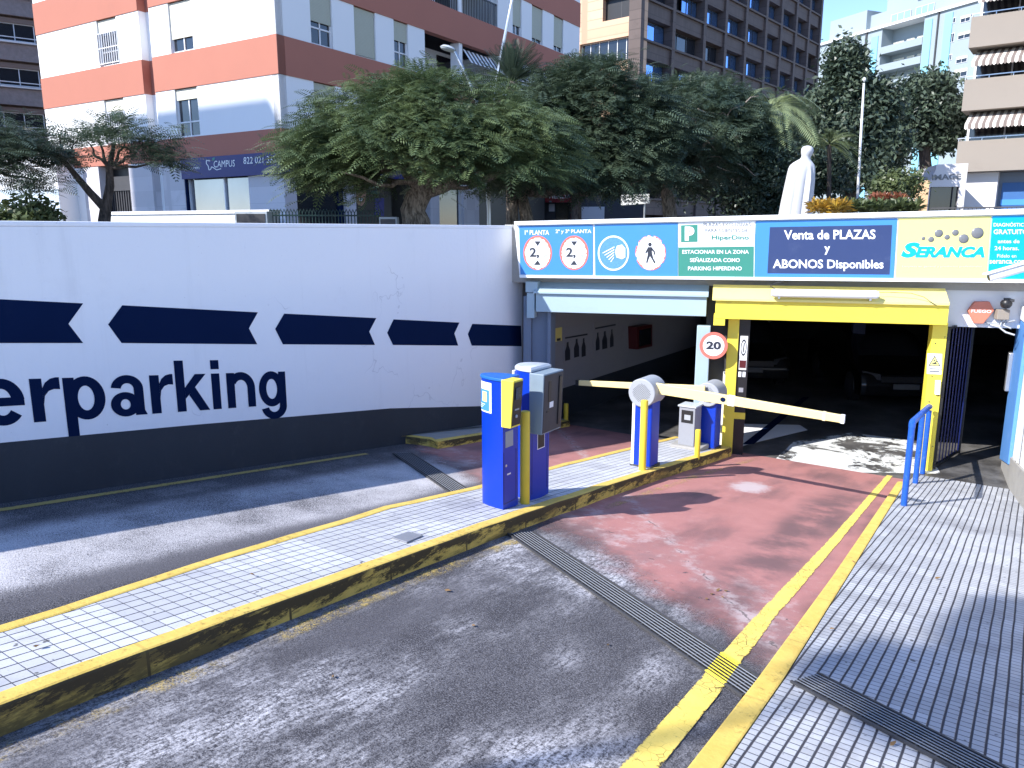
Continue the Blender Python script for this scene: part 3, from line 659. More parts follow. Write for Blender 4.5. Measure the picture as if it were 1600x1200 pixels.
# 1 height limits
t = sign('clearance_sign', 'blue sign panel with two round height limit discs', [(811,353),(926,351),(926,430),(813,429)], M['signblue'])
decal(t, 'lettering', M['signwhite'], lambda mb, p: text_on(mb, '1ª PLANTA', p, 839, 367, 38, 7.5, .02))
decal(t, 'lettering', M['signwhite'], lambda mb, p: text_on(mb, '2ª y 3ª PLANTA', p, 896, 366, 56, 7.5, .02))
for k, cx in enumerate((840, 897)):
    decal(t, 'disc', M['salmon'], lambda mb, p: disc_on(mb, cx, 395, 22.5, 27, p), .014)
    decal(t, 'disc_face', M['signwhite'], lambda mb, p: disc_on(mb, cx, 396, 19.3, 24.2, p, n=60, jit=.05, seed=k), .016)
    def ink(mb, p):
        text_on(mb, '2,', p, cx-5, 404, 15, 17, .03)
    decal(t, 'figures', M['signink'], ink, .018); decal(t, 'unit_letter', M['signink'], lambda mb, p: text_on(mb, 'm', p, cx+13, 402, 5, 3.2), .018)
    decal(t, 'arrowhead', M['signink'], lambda mb, p: poly_on(mb, [(cx-5,377),(cx+5,377),(cx,384.5)], p), .018); decal(t, 'arrowhead', M['signink'], lambda mb, p: poly_on(mb, [(cx-6,414),(cx+5,414),(cx,406.5)], p), .018)
# 2 headlights and pedestrians
t = sign('lights_sign', 'blue sign panel with headlight disc and walking figure disc', [(929,351),(1059,348),(1059,433),(930,431)], M['signblue'])
decal(t, 'light_disc', M['signwhite'], lambda mb, p: ring_on(mb, 958.5, 395.5, 24.5, 27.5, .10, p))
M['signblue2'] = paint('sign_blue_speckled', srgb(90,145,205), .5, .35, 40)
decal(t, 'light_field', M['signblue2'], lambda mb, p: disc_on(mb, 958.5, 395.5, 22, 24.7, p), .014)
def lamp(mb, p):
    poly_on(mb, [(964,384),(972,382),(977,388),(977,402),(972,405),(963,402),(961,393)], p)
    for q in range(5): poly_on(mb, [(960-q*.2,385+q*4),(960-q*.2,387+q*4),(942+q*3.2,396+q*3.4),(941+q*3.2,395+q*3.4)], p)
decal(t, 'headlight_symbol', M['signwhite'], lamp, .018)
decal(t, 'pedestrian_disc', M['salmon'], lambda mb, p: ring_on(mb, 1016.5, 395, 24, 27.5, .12, p, n=60, arcs=lambda f: math.sin(f*40)+math.sin(f*97) > -.6))
decal(t, 'pedestrian_face', M['signwhite'], lambda mb, p: disc_on(mb, 1016.5, 395, 22.4, 26, p, n=60, jit=.05, seed=5), .017)
def walker(mb, p):
    disc_on(mb, 1015.5, 382, 2.8, 3.1, p, n=14)
    for q in ([(1012,386),(1018,386),(1019,398),(1012,399)], [(1018,386),(1023.5,393),(1023.5,398),(1021.5,398),(1021.5,394),(1017,390)], [(1012,387),(1013,391),(1010,396),(1008,395)],
              [(1012,398),(1016,399),(1013,406),(1011.5,411),(1009.5,410.5),(1010.5,405)], [(1015,399),(1019,397),(1021,404),(1024.5,410),(1022,411.5),(1018.5,405)]): poly_on(mb, q, p)
decal(t, 'pedestrian_symbol', M['signink'], walker, .020)
# 3 customers' bays
t = sign('customer_sign', 'white and green sign panel with a white letter P', [(1060,348),(1179,345),(1179,435),(1060,433)], M['signwhite'])
decal(t, 'green_field', M['signteal'], lambda mb, p: poly_on(mb, [(1060,386.5),(1178,385),(1177.5,434),(1060,432)], p), .014)
decal(t, 'parking_square', M['signteal'], lambda mb, p: poly_on(mb, [(1064,352),(1090,351),(1090,378),(1064,378.5)], p), .014)
decal(t, 'lettering', M['signwhite'], lambda mb, p: text_on(mb, 'P', p, 1077.5, 376, 15, 22, .07), .018)
decal(t, 'lettering', M['signwhite'], lambda mb, p: text_on(mb, 'ESTACIONAR EN LA ZONA', p, 1118, 396.5, 104, 6, .016), .018)
decal(t, 'lettering', M['signwhite'], lambda mb, p: text_on(mb, 'SEÑALIZADA COMO', p, 1117, 409.5, 78, 7.6, .016), .018)
decal(t, 'lettering', M['signwhite'], lambda mb, p: text_on(mb, 'PARKING HIPERDINO', p, 1117, 422.5, 84, 6.2, .016), .018)
decal(t, 'grey_lettering', M['ballgrey'], lambda mb, p: text_on(mb, 'PLAZAS EXCLUSIVAS', p, 1136, 353.5, 74, 5.4, .004), .018)
decal(t, 'grey_lettering', M['ballgrey'], lambda mb, p: text_on(mb, 'PARA CLIENTES DE', p, 1135, 362.5, 66, 5.4, .004), .018)
decal(t, 'shop_lettering', M['signteal'], lambda mb, p: text_on(mb, 'HiperDino', p, 1141, 376.5, 58, 9, .018), .018)
# 4 bays for sale
t = sign('bay_sale_sign', 'blue sign panel with a slate board of white lettering', [(1181,345),(1402,341),(1396,438),(1178,435)], M['signblue'])
decal(t, 'slate_board', M['signslate'], lambda mb, p: poly_on(mb, [(1203,355),(1394,351.5),(1390,429),(1199,427)], p), .014)
decal(t, 'lettering', M['signwhite'], lambda mb, p: text_on(mb, 'Venta de PLAZAS', p, 1296.5, 374, 143, 15, .022, slope=-.006), .018)
decal(t, 'lettering', M['signwhite'], lambda mb, p: text_on(mb, 'y', p, 1292.5, 398, 9, 13, .03), .018)
decal(t, 'lettering', M['signwhite'], lambda mb, p: text_on(mb, 'ABONOS Disponibles', p, 1294, 423.5, 173, 18, .022, slope=.003), .018)
# 5 laundry
t = sign('laundry_sign', 'yellow sign panel with slanted cyan lettering and grey balls', [(1404,341),(1549,337.5),(1541,440),(1399,438)], M['signyellow'])
def ser(mb, p):
    text_on(mb, 'S', p, 1422.5, 402.5, 30, 24, .06, .3); text_on(mb, 'ERANCA', p, 1484, 402.5, 109, 17.5, .05, .3)
decal(t, 'lettering', M['signcyan'], ser, .018)
decal(t, 'small_lettering', M['signpale'], lambda mb, p: text_on(mb, 'Limpieza en general y productos profesionales', p, 1472, 418.5, 124, 3.6, .0), .018)
for bx, by, br in ((1443,372.5,2.8),(1455,374,4.3),(1467,364.5,6),(1480,370.5,4),(1493,363.5,4.8),(1506,373,7),(1527.5,364,8.5),(1470,396,1.8),(1529,396,1.8)):
    mb = MB(); a, z = FP(bx, by, DF-.02); r = br*.0096; lat = []
    for i in range(5):
        th = math.pi/2*i/4; lat.append((r*math.cos(th), .25*r*math.sin(th)))
    n = 20; vs = [(a+q[0]*math.cos(2*math.pi*k/n), DF-.013-q[1], z+q[0]*math.sin(2*math.pi*k/n)) for q in lat for k in range(n)]
    mb.add(vs, [(i*n+k,i*n+(k+1)%n,(i+1)*n+(k+1)%n,(i+1)*n+k) for i in range(4) for k in range(n)])
    mb.build('grey_ball', M['ballgrey'], t, smooth=True)
# 6 cyan
t = sign('diagnosis_sign', 'cyan sign panel with white lettering at the right end', [(1551,337.5),(1640,335),(1632,442),(1543,440)], M['signcyan'])
decal(t, 'lettering', M['signwhite'], lambda mb, p: text_on(mb, 'DIAGNÓSTICO', p, 1552.5, 354, 54, 7, .015, center=False), .018)
decal(t, 'lettering', M['signwhite'], lambda mb, p: text_on(mb, 'GRATUITO', p, 1552.5, 366, 54, 7.6, .025, center=False), .018)
decal(t, 'lettering', M['signwhite'], lambda mb, p: text_on(mb, 'antes de', p, 1576, 380, 34, 6, .015), .018)
decal(t, 'lettering', M['signwhite'], lambda mb, p: text_on(mb, '24 horas.', p, 1573, 391, 38, 6.4, .015), .018)
decal(t, 'lettering', M['signwhite'], lambda mb, p: text_on(mb, 'Pídelo en', p, 1573, 402.5, 30, 5.4, .0), .018)
decal(t, 'lettering', M['signwhite'], lambda mb, p: text_on(mb, 'seranca.com', p, 1575, 412, 58, 5.6, .015), .018)

# grey roller housing over the left lane with its guides
def housing(t, mat, matT, xl, xr, ytop, ycr, ybot, d, dtop, overl=4):
    """sloped cover above a box; px rows measured at left and right ends"""
    a0, zt0 = FP(xl, ytop[0], dtop); a1, zt1 = FP(xr, ytop[1], dtop)
    b0, zc0 = FP(xl-overl, ycr[0], d-.05); b1, zc1 = FP(xr+overl, ycr[1], d-.05)
    c0, zb0 = FP(xl, ybot[0], d); c1, zb1 = FP(xr, ybot[1], d)
    zt = (zt0+zt1)/2; zc = (zc0+zc1)/2; zb = (zb0+zb1)/2
    mb = MB(); mb.hexa([(c0,d,zb),(c1,d,zb),(c1,d+.5,zb),(c0,d+.5,zb)], [(c0,d,zc),(c1,d,zc),(c1,d+.5,zc),(c0,d+.5,zc)]); mb.build('housing', mat, t, bevel=.006)
    mb = MB(); mb.hexa([(b0,d-.05,zc-.015),(b1,d-.05,zc-.015),(b1,dtop,zt-.015),(b0,dtop,zt-.015)], [(b0,d-.05,zc+.02),(b1,d-.05,zc+.02),(b1,dtop,zt+.02),(b0,dtop,zt+.02)]); mb.build('sloped_cover', matT, t, bevel=.004)
    return zc, zb
t = fthing('roller_door', 'pale grey roller door housing above the left entrance with side guides', 'roller door')
zc, zb = housing(t, M['steel'], M['steel'], 837, 1103, (440,450), (457,463), (486,495.5), -.02, .24)
a0 = FP(818,560,.15)[0]; a1 = FP(861,560,.15)[0]
mb = MB(); mb.box(a0, a0+(a1-a0)*.28, .13, .5, ZF, zb+.25); mb.box(a0+(a1-a0)*.28, a1-.06, .2, .5, ZF, zb+.02); mb.box(a1-.06, a1, .1, .5, ZF, zb+.02)
mb.build('guide', M['steelD'], t, bevel=.006)
mb = MB(); b0 = FP(823,480,.0)[0]; b1 = FP(835,480,.0)[0]; mb.box(b0, b1, .0, .3, FP(829,497,0)[1], FP(829,458,0)[1]); mb.box(b0-.02,b1+.05,-.01,.28, FP(829,457,0)[1], FP(829,440,0)[1]); mb.build('end_bracket', M['steel'], t, bevel=.005)
a0 = FP(1085,600,.05)[0]; a1 = FP(1106,600,.05)[0]; zt = FP(1095,509,.05)[1]
mb = MB(); mb.box(a0, a1, .05, .22, ZF, zt); mb.build('guide', M['steel'], t, bevel=.012)
mb = MB(); a0 = FP(864,495,.3)[0]; a1 = FP(1085,495,.3)[0]; mb.box(a0, a1, .22, .27, zb-.04, zb); mb.build('bottom_rail', M['darkgrey'], t)

# yellow portal
t = fthing('yellow_portal', 'bright yellow steel portal framing the right entrance', 'portal')
zc, zb = housing(t, M['yellow'], M['yellowP'], 1117, 1480, (447,452), (469,475), (497,509), -.22, .05, 4)
a0 = FP(1115,500,-.2)[0]; a1 = FP(1133,500,-.2)[0]
mb = MB(); mb.box(a0, a1, -.215, .2, FP(1124,508.5,-.2)[1], zb+.05); mb.build('end_bracket', M['yellow'], t, bevel=.005)
pL0 = FP(1130.5,640,0)[0]; pL1 = FP(1147.5,640,0)[0]
mb = MB(); mb.box(pL0, pL1, 0, .2, ZF-.02, zb+.01); mb.build('post', M['yellow'], t, bevel=.006)
pR0 = FP(1443.5,640,0)[0]; pR1 = FP(1467,640,0)[0]
mb = MB(); mb.box(pR0, pR1, 0, .2, ZF-.02, zb+.01); mb.build('post', M['yellow'], t, bevel=.006)
mb = MB(); mb.box(pL1+.002, pL1+.17, .03, .55, ZF, zb); mb.build('inner_guide', M['black'], t)
mb = MB(); mb.box(pL1+.002, pL1+.174, .022, .554, FP(1158,655,.02)[1], FP(1158,645,.02)[1]); mb.build('yellow_band', M['yellow'], t)
mb = MB()
for x, y in ((1455,522),(1470,524),(1452,565),(1452,645),(1466,535)): mb.lathe([(.012,0),(.012,.012)], 8)
# screws on the right post
mb = MB()
for zz_ in (.3, 1.1, 1.5, 2.0):
    mb.tube([(pR0+.06, .0, ZF+zz_), (pR0+.06, -.008, ZF+zz_)], .010, 8); mb.tube([(pR1-.03, .0, ZF+zz_+.1), (pR1-.03, -.008, ZF+zz_+.1)], .008, 8)
mb.build('screws', M['darkgrey'], t)
# notices on the dark inner guide
t2 = fthing('notice_strip', 'white no entry for people notice on the dark inner guide', 'notice')
Zn = lambda y: FP(1158, y, .02)[1]
def sbox(n, x0, x1, ya, yb, m, off=.004):
    mb = MB(); mb.box(pL1+x0, pL1+x1, .03-off, .031, Zn(yb), Zn(ya)); return mb.build(n, m, t2)
sbox('plate', .03, .145, 525, 578, M['signwhite']); sbox('red_field', .036, .139, 563, 575, M['darkred'], .006)
for xa in (.03, .095): sbox('lower_plate', xa, xa+.045, 581, 589, M['signwhite'])
sbox('lower_plate', .05, .12, 606, 613, M['dimwhite'])
cxn = pL1+.0875; czn = (Zn(530)+Zn(556))/2; rzn = (Zn(530)-Zn(556))/2
ND = lambda x, y: (x, .0235, -y)
mb = MB(); ring_on(mb, cxn, -czn, .045, rzn, .24, ND); poly_on(mb, [(cxn-.012,-czn+rzn*.6),(cxn+.004,-czn+rzn*.6),(cxn+.014,-czn-rzn*.6),(cxn-.002,-czn-rzn*.6)], ND); mb.build('symbol', M['signink'], t2, recalc=False)
# warning sign on the right post
t = fthing('warning_sign', 'white slip warning sign with a triangle on the yellow post', 'sign')
def PD(off): return lambda x, y: (lambda q: (q[0], -off, q[1]))(FP(x, y, -off))
mb = MB(); P = [FP(x,y,0) for x,y in ((1449,552),(1472,553),(1471,585),(1448,584))]; mb.hexa([(a,-.001,z) for a,z in P], [(a,-.006,z) for a,z in P]); mb.build('plate', M['signwhite'], t)
mb = MB(); poly_on(mb, [(1460.5,555.5),(1469.5,572),(1450.5,571.5)], PD(.008)); mb.build('triangle', M['signink'], t, recalc=False)
mb = MB(); poly_on(mb, [(1460.5,558),(1467.6,571),(1452.5,570.6)], PD(.010)); mb.build('triangle_field', M['signyellow'], t, recalc=False)
mb = MB(); poly_on(mb, [(1455,568.5),(1461,566),(1464,563),(1465,564),(1462,567),(1466,569.5)], PD(.012)); disc_on(mb, 1460, 563.3, 1.2, 1.2, PD(.012), n=10)
for q in range(2): poly_on(mb, [(1452,575.5+q*4),(1468,576+q*4),(1468,577.3+q*4),(1452,576.8+q*4)], PD(.008))
mb.build('symbol', M['signink'], t, recalc=False)
t = fthing('door_switch', 'small white switch box low on the yellow post', 'switch')
mb = MB(); P = [FP(x,y,0) for x,y in ((1461,594),(1469,594),(1468,616),(1460,616))]; mb.hexa([(a,-.0,z) for a,z in P], [(a,-.035,z) for a,z in P]); mb.build('case', M['signwhite'], t, bevel=.005)
# tube light on the portal
t = fthing('tube_light', 'long white fluorescent batten with a loose cable on the yellow lintel', 'light')
a0, z0 = FP(1203,457,-.30); a1, z1 = FP(1372,461,-.30); zt = (z0+z1)/2; a0 += .02
mb = MB(); mb.tube([(a0,-.32,zt),(a0+.03,-.32,zt),(a1-.03,-.32,zt),(a1,-.32,zt)], [.05,.062,.062,.05], 14); mb.build('diffuser', M['signwhite'], t, smooth=True)
mb = MB(); mb.box(a0+.04, a1-.04, -.30, -.22, zt-.03, zt+.055); mb.build('body', M['lightgrey'], t, bevel=.006)
for a in (a0+.1, a1-.12):
    mb = MB(); mb.box(a, a+.03, -.34, -.24, zt-.085, zt-.05); mb.build('clip', M['chrome'], t)
mb = MB(); mb.tube([(a0+.06,-.25,zt+.05),(a0-.02,-.28,zt+.10),(a0+.06,-.22,zt+.14),(a0+.2,-.1,zt+.16),(a0+.25,.05,zt+.15)], .009, 6); mb.build('cable', M['darkgrey'], t, smooth=True)
mb = MB(); mb.tube([(a1-.1,-.24,zt+.03),(a1+.15,-.22,zt+.035),(a1+.45,-.26,zt+.03),(a1+.62,-.285,zt-.02),(a1+.72,-.285,zt-.09),(a1+.8,-.285,zt-.14)], .006, 6); mb.build('cable', M['darkgrey'], t, smooth=True)
# round speed sign
t = fthing('speed_limit_sign', 'round twenty speed limit sign with a faded red ring', 'road sign')
a, z = FP(1115, 540, -.16); r = abs(FP(1137,540,-.16)[0]-FP(1093,540,-.16)[0])/2
mb = MB(); n = 40; mb.prism([(a+r*math.cos(2*math.pi*k/n), z+r*math.sin(2*math.pi*k/n)) for k in range(n)], -.155, -.17, 'y'); mb.build('disc', M['salmon'], t)
mb = MB(); r2 = r*.76; mb.prism([(a+r2*math.cos(2*math.pi*k/n), z+r2*math.sin(2*math.pi*k/n)) for k in range(n)], -.168, -.173, 'y'); mb.build('disc_face', M['signwhite'], t)
mb = MB(); text_on(mb, '20', lambda x, y: (x, -.176, -y), a, -(z-r*.28), r*1.06, r*.60, .045); mb.build('figures', M['signink'], t, recalc=False)
mb = MB(); mb.box(a-.03, a+.03, -.155, .3, z-.03, z+.03); mb.build('bracket', M['darkgrey'], t)

# folding gate at the pedestrian side
t = fthing('folding_gate', 'dark barred metal gate folded open beside the yellow post', 'gate')
zg1 = FP(1480,508,.2)[1]; n = 9
n = 8; _q = []
for _x, _y in ((1464,738),(1499,715)):
    _p = atZ(_x, _y, ZF) - FO; _q.append((_p.x*FA[0]+_p.y*FA[1], _p.x*FN[0]+_p.y*FN[1]))
hx = _q[0][0] - .05
def gp(k): f = k/(n-1); return (_q[0][0]+(_q[1][0]-_q[0][0])*f, .10+_q[0][1]*0+(_q[1][1]-_q[0][1])*f)
mb = MB()
for k in range(n): x, y = gp(k); mb.box(x-.008, x+.008, y-.008, y+.008, ZF+.06, zg1-.03)
mb.build('bars', M['gatebar'] if 'gatebar' in M else M['bluerail'], t)
mb = MB(); (x0,y0),(x1,y1) = gp(-.4), gp(n-.6)
for z in (ZF+.05, zg1-.05): mb.hexa([(x0-.02,y0,z),(x0+.02,y0,z),(x1+.02,y1,z),(x1-.02,y1,z)], [(x0-.02,y0,z+.04),(x0+.02,y0,z+.04),(x1+.02,y1,z+.04),(x1-.02,y1,z+.04)])
for k in (-.4, n-.6): x, y = gp(k); mb.box(x-.022, x+.022, y-.022, y+.022, ZF+.03, zg1-.02)
mb.build('gate_frame', M['black'], t)
mb = MB(); mb.tube([(hx+.03,.26,ZF+.0),(hx+.03,.26,zg1)], .02, 10); mb.build('hinge_post', M['black'], t)

# alarm bell box, dome camera, wiring on the white lintel
t = fthing('alarm_box', 'faded red six sided fire alarm box on the white lintel', 'alarm')
a, z = FP(1531,487,.3); hr = .175
hexp = [(a-hr,z+.01),(a-hr*.55,z+hr*.88),(a+hr*.55,z+hr*.92),(a+hr,z+.03),(a+.1*hr+.03,z-hr*1.0),(a-.05-.1*hr,z-hr*1.0)]
mb = MB(); mb.prism(hexp, .24, .318, 'y'); mb.build('case', M['alarmred'], t, bevel=.008)
mb = MB(); text_on(mb, 'FUEGO', lambda x, y: (x, .236, -y), a, -(z-.01), .27, .045, .012); mb.build('lettering', M['signwhite'], t, recalc=False)
t = fthing('dome_camera', 'small dark dome camera on a pale junction box', 'camera')
a, z = FP(1573,475,.1)
mb = MB(); mb.lathe([(.0,-.075),(.05,-.06),(.075,-.02),(.078,.02),(.06,.05)], 18, (a,.12,z)); mb.build('dome', M['black'], t, smooth=True)
mb = MB(); mb.box(a+.03, a+.09, .08, .30, z+.03, z+.07); mb.box(a-.03,a+.05,.1,.16,z+.05,z+.085); mb.build('bracket', M['darkgrey'], t)
mb = MB(); mb.box(a-.09, a+.07, .14, .30, z-.24, z-.09); mb.build('junction_box', M['beige'], t, bevel=.008)
mb = MB(); mb.tube([(a-.25,.29,z-.27),(a-.16,.28,z-.31),(a-.04,.24,z-.31),(a+.06,.2,z-.28),(a+.14,.1,z-.24)], .012, 7)
mb.tube([(a-.0,.2,z-.24),(a-.03,.18,z-.36),(a+.04,.12,z-.42),(a+.14,.05,z-.45)], .014, 7); mb.tube([(a+.05,.2,z-.24),(a+.03,.2,z-.33),(a+.1,.1,z-.36)], .012, 7); mb.build('cables', M['grey'], t, smooth=True)

# ------------------------------------------------------------------ right-hand wall
wp0 = ruv(*g2(1599,790,.046), 0); wp1 = atZ(1566,727,ZF)
dW = Vector((wp1.x-wp0.x, wp1.y-wp0.y, 0)); LW = dW.length; dW.normalize(); nW = Vector((-dW.y, dW.x, 0))
t = thing('side_wall', 'white right hand wall with a blue panel and grey base', 'wall', (wp0.x, wp0.y, 0), math.atan2(dW.y, dW.x))
# local x runs down the pavement, +y faces the road
zr_ = lambda x: SL*(11.4 + x*.985) + .04
mb = MB(); x0, x1 = -9, LW-.1
mb.hexa([(x0,-.3,zr_(x0)-.4),(x1,-.3,zr_(x1)-.4),(x1,.03,zr_(x1)-.4),(x0,.03,zr_(x0)-.4)], [(x0,-.3,zr_(x0)+.42),(x1,-.3,zr_(x1)+.42),(x1,.03,zr_(x1)+.42),(x0,.03,zr_(x0)+.42)]); mb.build('plinth', M['concrete'], t, bevel=.01)
mb = MB(); mb.hexa([(x0,-.3,zr_(x0)+.42),(x1,-.3,zr_(x1)+.42),(x1,0,zr_(x1)+.42),(x0,0,zr_(x0)+.42)], [(x0,-.3,1.16),(x1,-.3,1.16),(x1,0,1.16),(x0,0,1.16)]); mb.build('wall_panel', M['white'], t)
M['bluepanel'] = paint('faded_blue_panel', srgb(86,140,205), .6, .12, 2, .25, (.35,.45,.6))
mb = MB(); mb.hexa([(LW-1.0,-.0,zr_(LW-1)+.3),(LW,0,ZF+.1),(LW,.05,ZF+.1),(LW-1.0,.05,zr_(LW-1)+.3)], [(LW-1.0,0,.78),(LW,0,.78),(LW,.05,.78),(LW-1.0,.05,.78)]); mb.build('blue_panel', M['bluepanel'], t, bevel=.01)
mb = MB(); mb.box(LW-.12, LW+.02, .05, .11, -.35, .25); mb.build('lock_case', M['chrome'], t, bevel=.01)
mb = MB(); mb.tube([(1.0,.03,zr_(1)+.45),(1.0,.03,1.4)], .022, 8); mb.tube([(.75,.03,zr_(.75)+.45),(.75,.03,1.4)], .018, 8); mb.tube([(1.05,.04,.2),(-2,.04,.55)], .014, 6); mb.build('conduit', M['lightgrey'], t, smooth=True)
mb = MB(); mb.box(.2, LW, -.0, .06, .80, 1.0); mb.build('ledge', M['white'], t, bevel=.01)
# bullet camera on the wall
t = thing('security_camera', 'white bullet security camera on the right hand wall', 'camera', atY(1604,418,10.2))
mb = MB(Matrix.Rotation(math.radians(0),4,'Z')); pA = Vector((-.42,.1,-.14)); pB = Vector((.08,.0,.03))
mb.tube([pA, pA+(pB-pA)*.02, pB], [.045,.055,.055], 14); mb.build('body', M['white'], t, smooth=True)
mb = MB(); dd = (pB-pA).normalized(); up = Vector((0,0,.06)); sd_ = dd.cross(Vector((0,0,1))).normalized()*.07
mb.hexa([pA-dd*.06+up-sd_, pA-dd*.06+up+sd_, pB+up+sd_, pB+up-sd_], [pA-dd*.06+up*1.25-sd_, pA-dd*.06+up*1.25+sd_, pB+up*1.25+sd_, pB+up*1.25-sd_]); mb.build('sun_shield', M['signwhite'], t)
mb = MB(); mb.tube([(.0,.02,-.03),(.05,.05,-.14),(.16,.05,-.16)], .02, 8); mb.build('arm', M['lightgrey'], t)
mb = MB(); mb.tube([pA-dd*.004, pA+dd*.01], .04, 14); mb.build('lens', M['black'], t)

# ------------------------------------------------------------------ handrail on the right pavement
gb = [G(1412,790,.046), G(1430,755,.046), G(1441,741,.046)]
t = thing('handrail', 'blue tubular handrail with three posts beside the yellow post', 'handrail', ruv(*gb[0]), RZ)
u0_, v0_, z0_ = gb[0]; hh = 1.06
pts = [(g[1]-v0_, g[0]-u0_, g[2]-z0_) for g in gb]
for p in pts[1:] + pts[:1]:
    mb = MB(); mb.tube([(p[0],p[1],p[2]-.02),(p[0],p[1],p[2]+hh-.05)], .037, 14); mb.build('post', M['bluerail'], t, smooth=True)
mb = MB(); A, B = pts[0], pts[2]
mb.tube([(A[0],A[1],A[2]+hh-.06),(A[0],A[1],A[2]+hh-.02),(A[0]+.0,A[1]+.03,A[2]+hh),(B[0],B[1]-.05,B[2]+hh+.02),(B[0],B[1]+.03,B[2]+hh+.0)], .04, 12); mb.build('top_rail', M['railgrey'] if 'railgrey' in M else M['bluerail'], t, smooth=True)

# ------------------------------------------------------------------ machines on the island
def on_isl(x, y, dz=.152): g = G(x, y, dz); return g
def dshape(w, d, n=18, flat=.0):
    """plan: straight on +x, rounded towards -x / -y; w across (x), d along (y)"""
    P = [(w/2, -d/2)]
    return P
def plan_round(x0, x1, y0, y1, r0, n=8):
    """rounded rectangle, big radius on the -x side"""
    P = []
    for cx, cy, a0, rr in ((x1-.02,y0+.02,-90,.02),(x1-.02,y1-.02,0,.02),(x0+r0,y1-r0,90,r0),(x0+r0,y0+r0,180,r0)):
        for k in range(n+1): a = math.radians(a0 + 90*k/n); P.append((cx+rr*math.cos(a), cy+rr*math.sin(a)))
    return P
g = on_isl(786, 796); gf = on_isl(804, 786); dM = .20; P_ = ruv(*g)
t = thing('ticket_machine', 'blue ticket machine with a flat blue lid and yellow reader head', 'ticket machine', P_, RZ, 'ticket machines on the island')
def dplan(w, d, e=0.0, p=2.08, n=30):
    return [(0+e,d/2+(d/2+e))] + [(-(w+e)*abs(math.sin(a))**(2/p), d/2+(d/2+e)*math.copysign(abs(math.cos(a))**(2/p), math.cos(a))) for a in [math.pi*k/n for k in range(0,n+1)]] + [(0+e,d/2-(d/2+e))]
hM = atY(785,592,P_.y).z - g[2]; wM = .335; rM = dM*.48
mb = MB(); mb.prism(dplan(wM,dM+.06), -.03, hM-.03); mb.build('body', M['blue'], t, smooth=True)
mb = MB(); mb.prism(dplan(wM,dM+.06,.012), hM-.03, hM+.0); mb.build('lid', M['bluelid'], t, bevel=.006, smooth=True)
hA = hM+.005; hB = hM-.47
mb = MB(); mb.hexa([(-.01,-.015,hB),(.10,-.015,hB),(.10,.15,hB),(-.01,.15,hB)], [(-.01,-.015,hA-.01),(.135,-.015,hA-.01),(.135,.15,hA-.01),(-.01,.15,hA-.01)]); mb.build('reader_head', M['yellow'], t, bevel=.006)
mb = MB(); mb.hexa([(.100,.0,hB+.02),(.106,.0,hB+.02),(.106,.14,hB+.02),(.100,.14,hB+.02)], [(.133,.0,hA-.03),(.139,.0,hA-.03),(.139,.14,hA-.03),(.133,.14,hA-.03)]); scr = mb.build('reader_face', M['black'], t)
mb = MB(); mb.hexa([(.126,.02,hA-.2),(.1345,.02,hA-.2),(.1345,.11,hA-.2),(.126,.11,hA-.2)], [(.135,.02,hA-.08),(.1425,.02,hA-.08),(.1425,.11,hA-.08),(.135,.11,hA-.08)]); mb.build('screen', M['mirror'] if 'mirror' in M else M['glass'], scr)
mb = MB(); mb.box(.110,.122,.03,.10,hB+.17,hB+.185); mb.build('ticket_slot', M['grey'], scr)
mb = MB(); mb.lathe([(.018,0),(.018,.01),(.01,.014)], 14, (.0,0,0)); 
mb = MB(Matrix.Translation((.113,.06,hB+.11)) @ Matrix.Rotation(math.pi/2,4,'Y')); mb.lathe([(.017,0),(.017,.008),(.010,.012)], 14); mb.build('button', M['grey'], scr, smooth=True)
arc = [q for q in dplan(wM,dM+.06)[1:-1]][14:27]
def wrap(name, i0, i1, z0, z1, mat, off):
    mb = MB(); c_ = Vector((-.12, dM/2+.12)); o_ = []
    for x, y in arc[i0:i1]:
        d = (Vector((x,y))-c_).normalized(); o_.append((x+d.x*off, y+d.y*off))
    for (xa,ya),(xb,yb) in zip(o_[:-1], o_[1:]): mb.quad((xa,ya,z0),(xb,yb,z0),(xb,yb,z1),(xa,ya,z1))
    return mb.build(name, mat, t, recalc=False)
wrap('sticker', 0, len(arc), hM-.36, hM-.06, M['signwhite'], .002); wrap('sticker_field', 1, len(arc)-1, hM-.345, hM-.135, M['signblue'], .004)
wrap('sticker_badge', 7, len(arc)-2, hM-.255, hM-.155, M['signyellow'], .006)
for q in range(3): wrap('sticker_line', 2, len(arc)-3-q, hM-.285-.018*q, hM-.279-.018*q, M['signwhite'], .006)
wrap('sticker_figure', 2, 6, hM-.24, hM-.165, M['bluelid'], .006)
mb = MB(); mb.box(-.001,.003,.04,dM-.03,hB-.22,hB-.06); mb.build('label_plate', M['grey'], t)
mb = MB(); mb.box(-.0005,.0022,.012,.016,.05,hB-.26); mb.box(-.0005,.0022,dM+.02,dM+.024,.05,hB-.26); mb.box(-.0005,.0022,.012,dM+.024,.046,.05); mb.build('door_seam', M['black'], t)
mb = MB(Matrix.Translation((.0,.05,hB-.40)) @ Matrix.Rotation(math.pi/2,4,'Y')); mb.lathe([(.014,0),(.014,.006),(.006,.008)], 12); mb.build('lock', M['chrome'], t)
mb = MB(); mb.box(-.0005,.0025,.07,.13,.33,.345); mb.build('small_label', M['signwhite'], t)
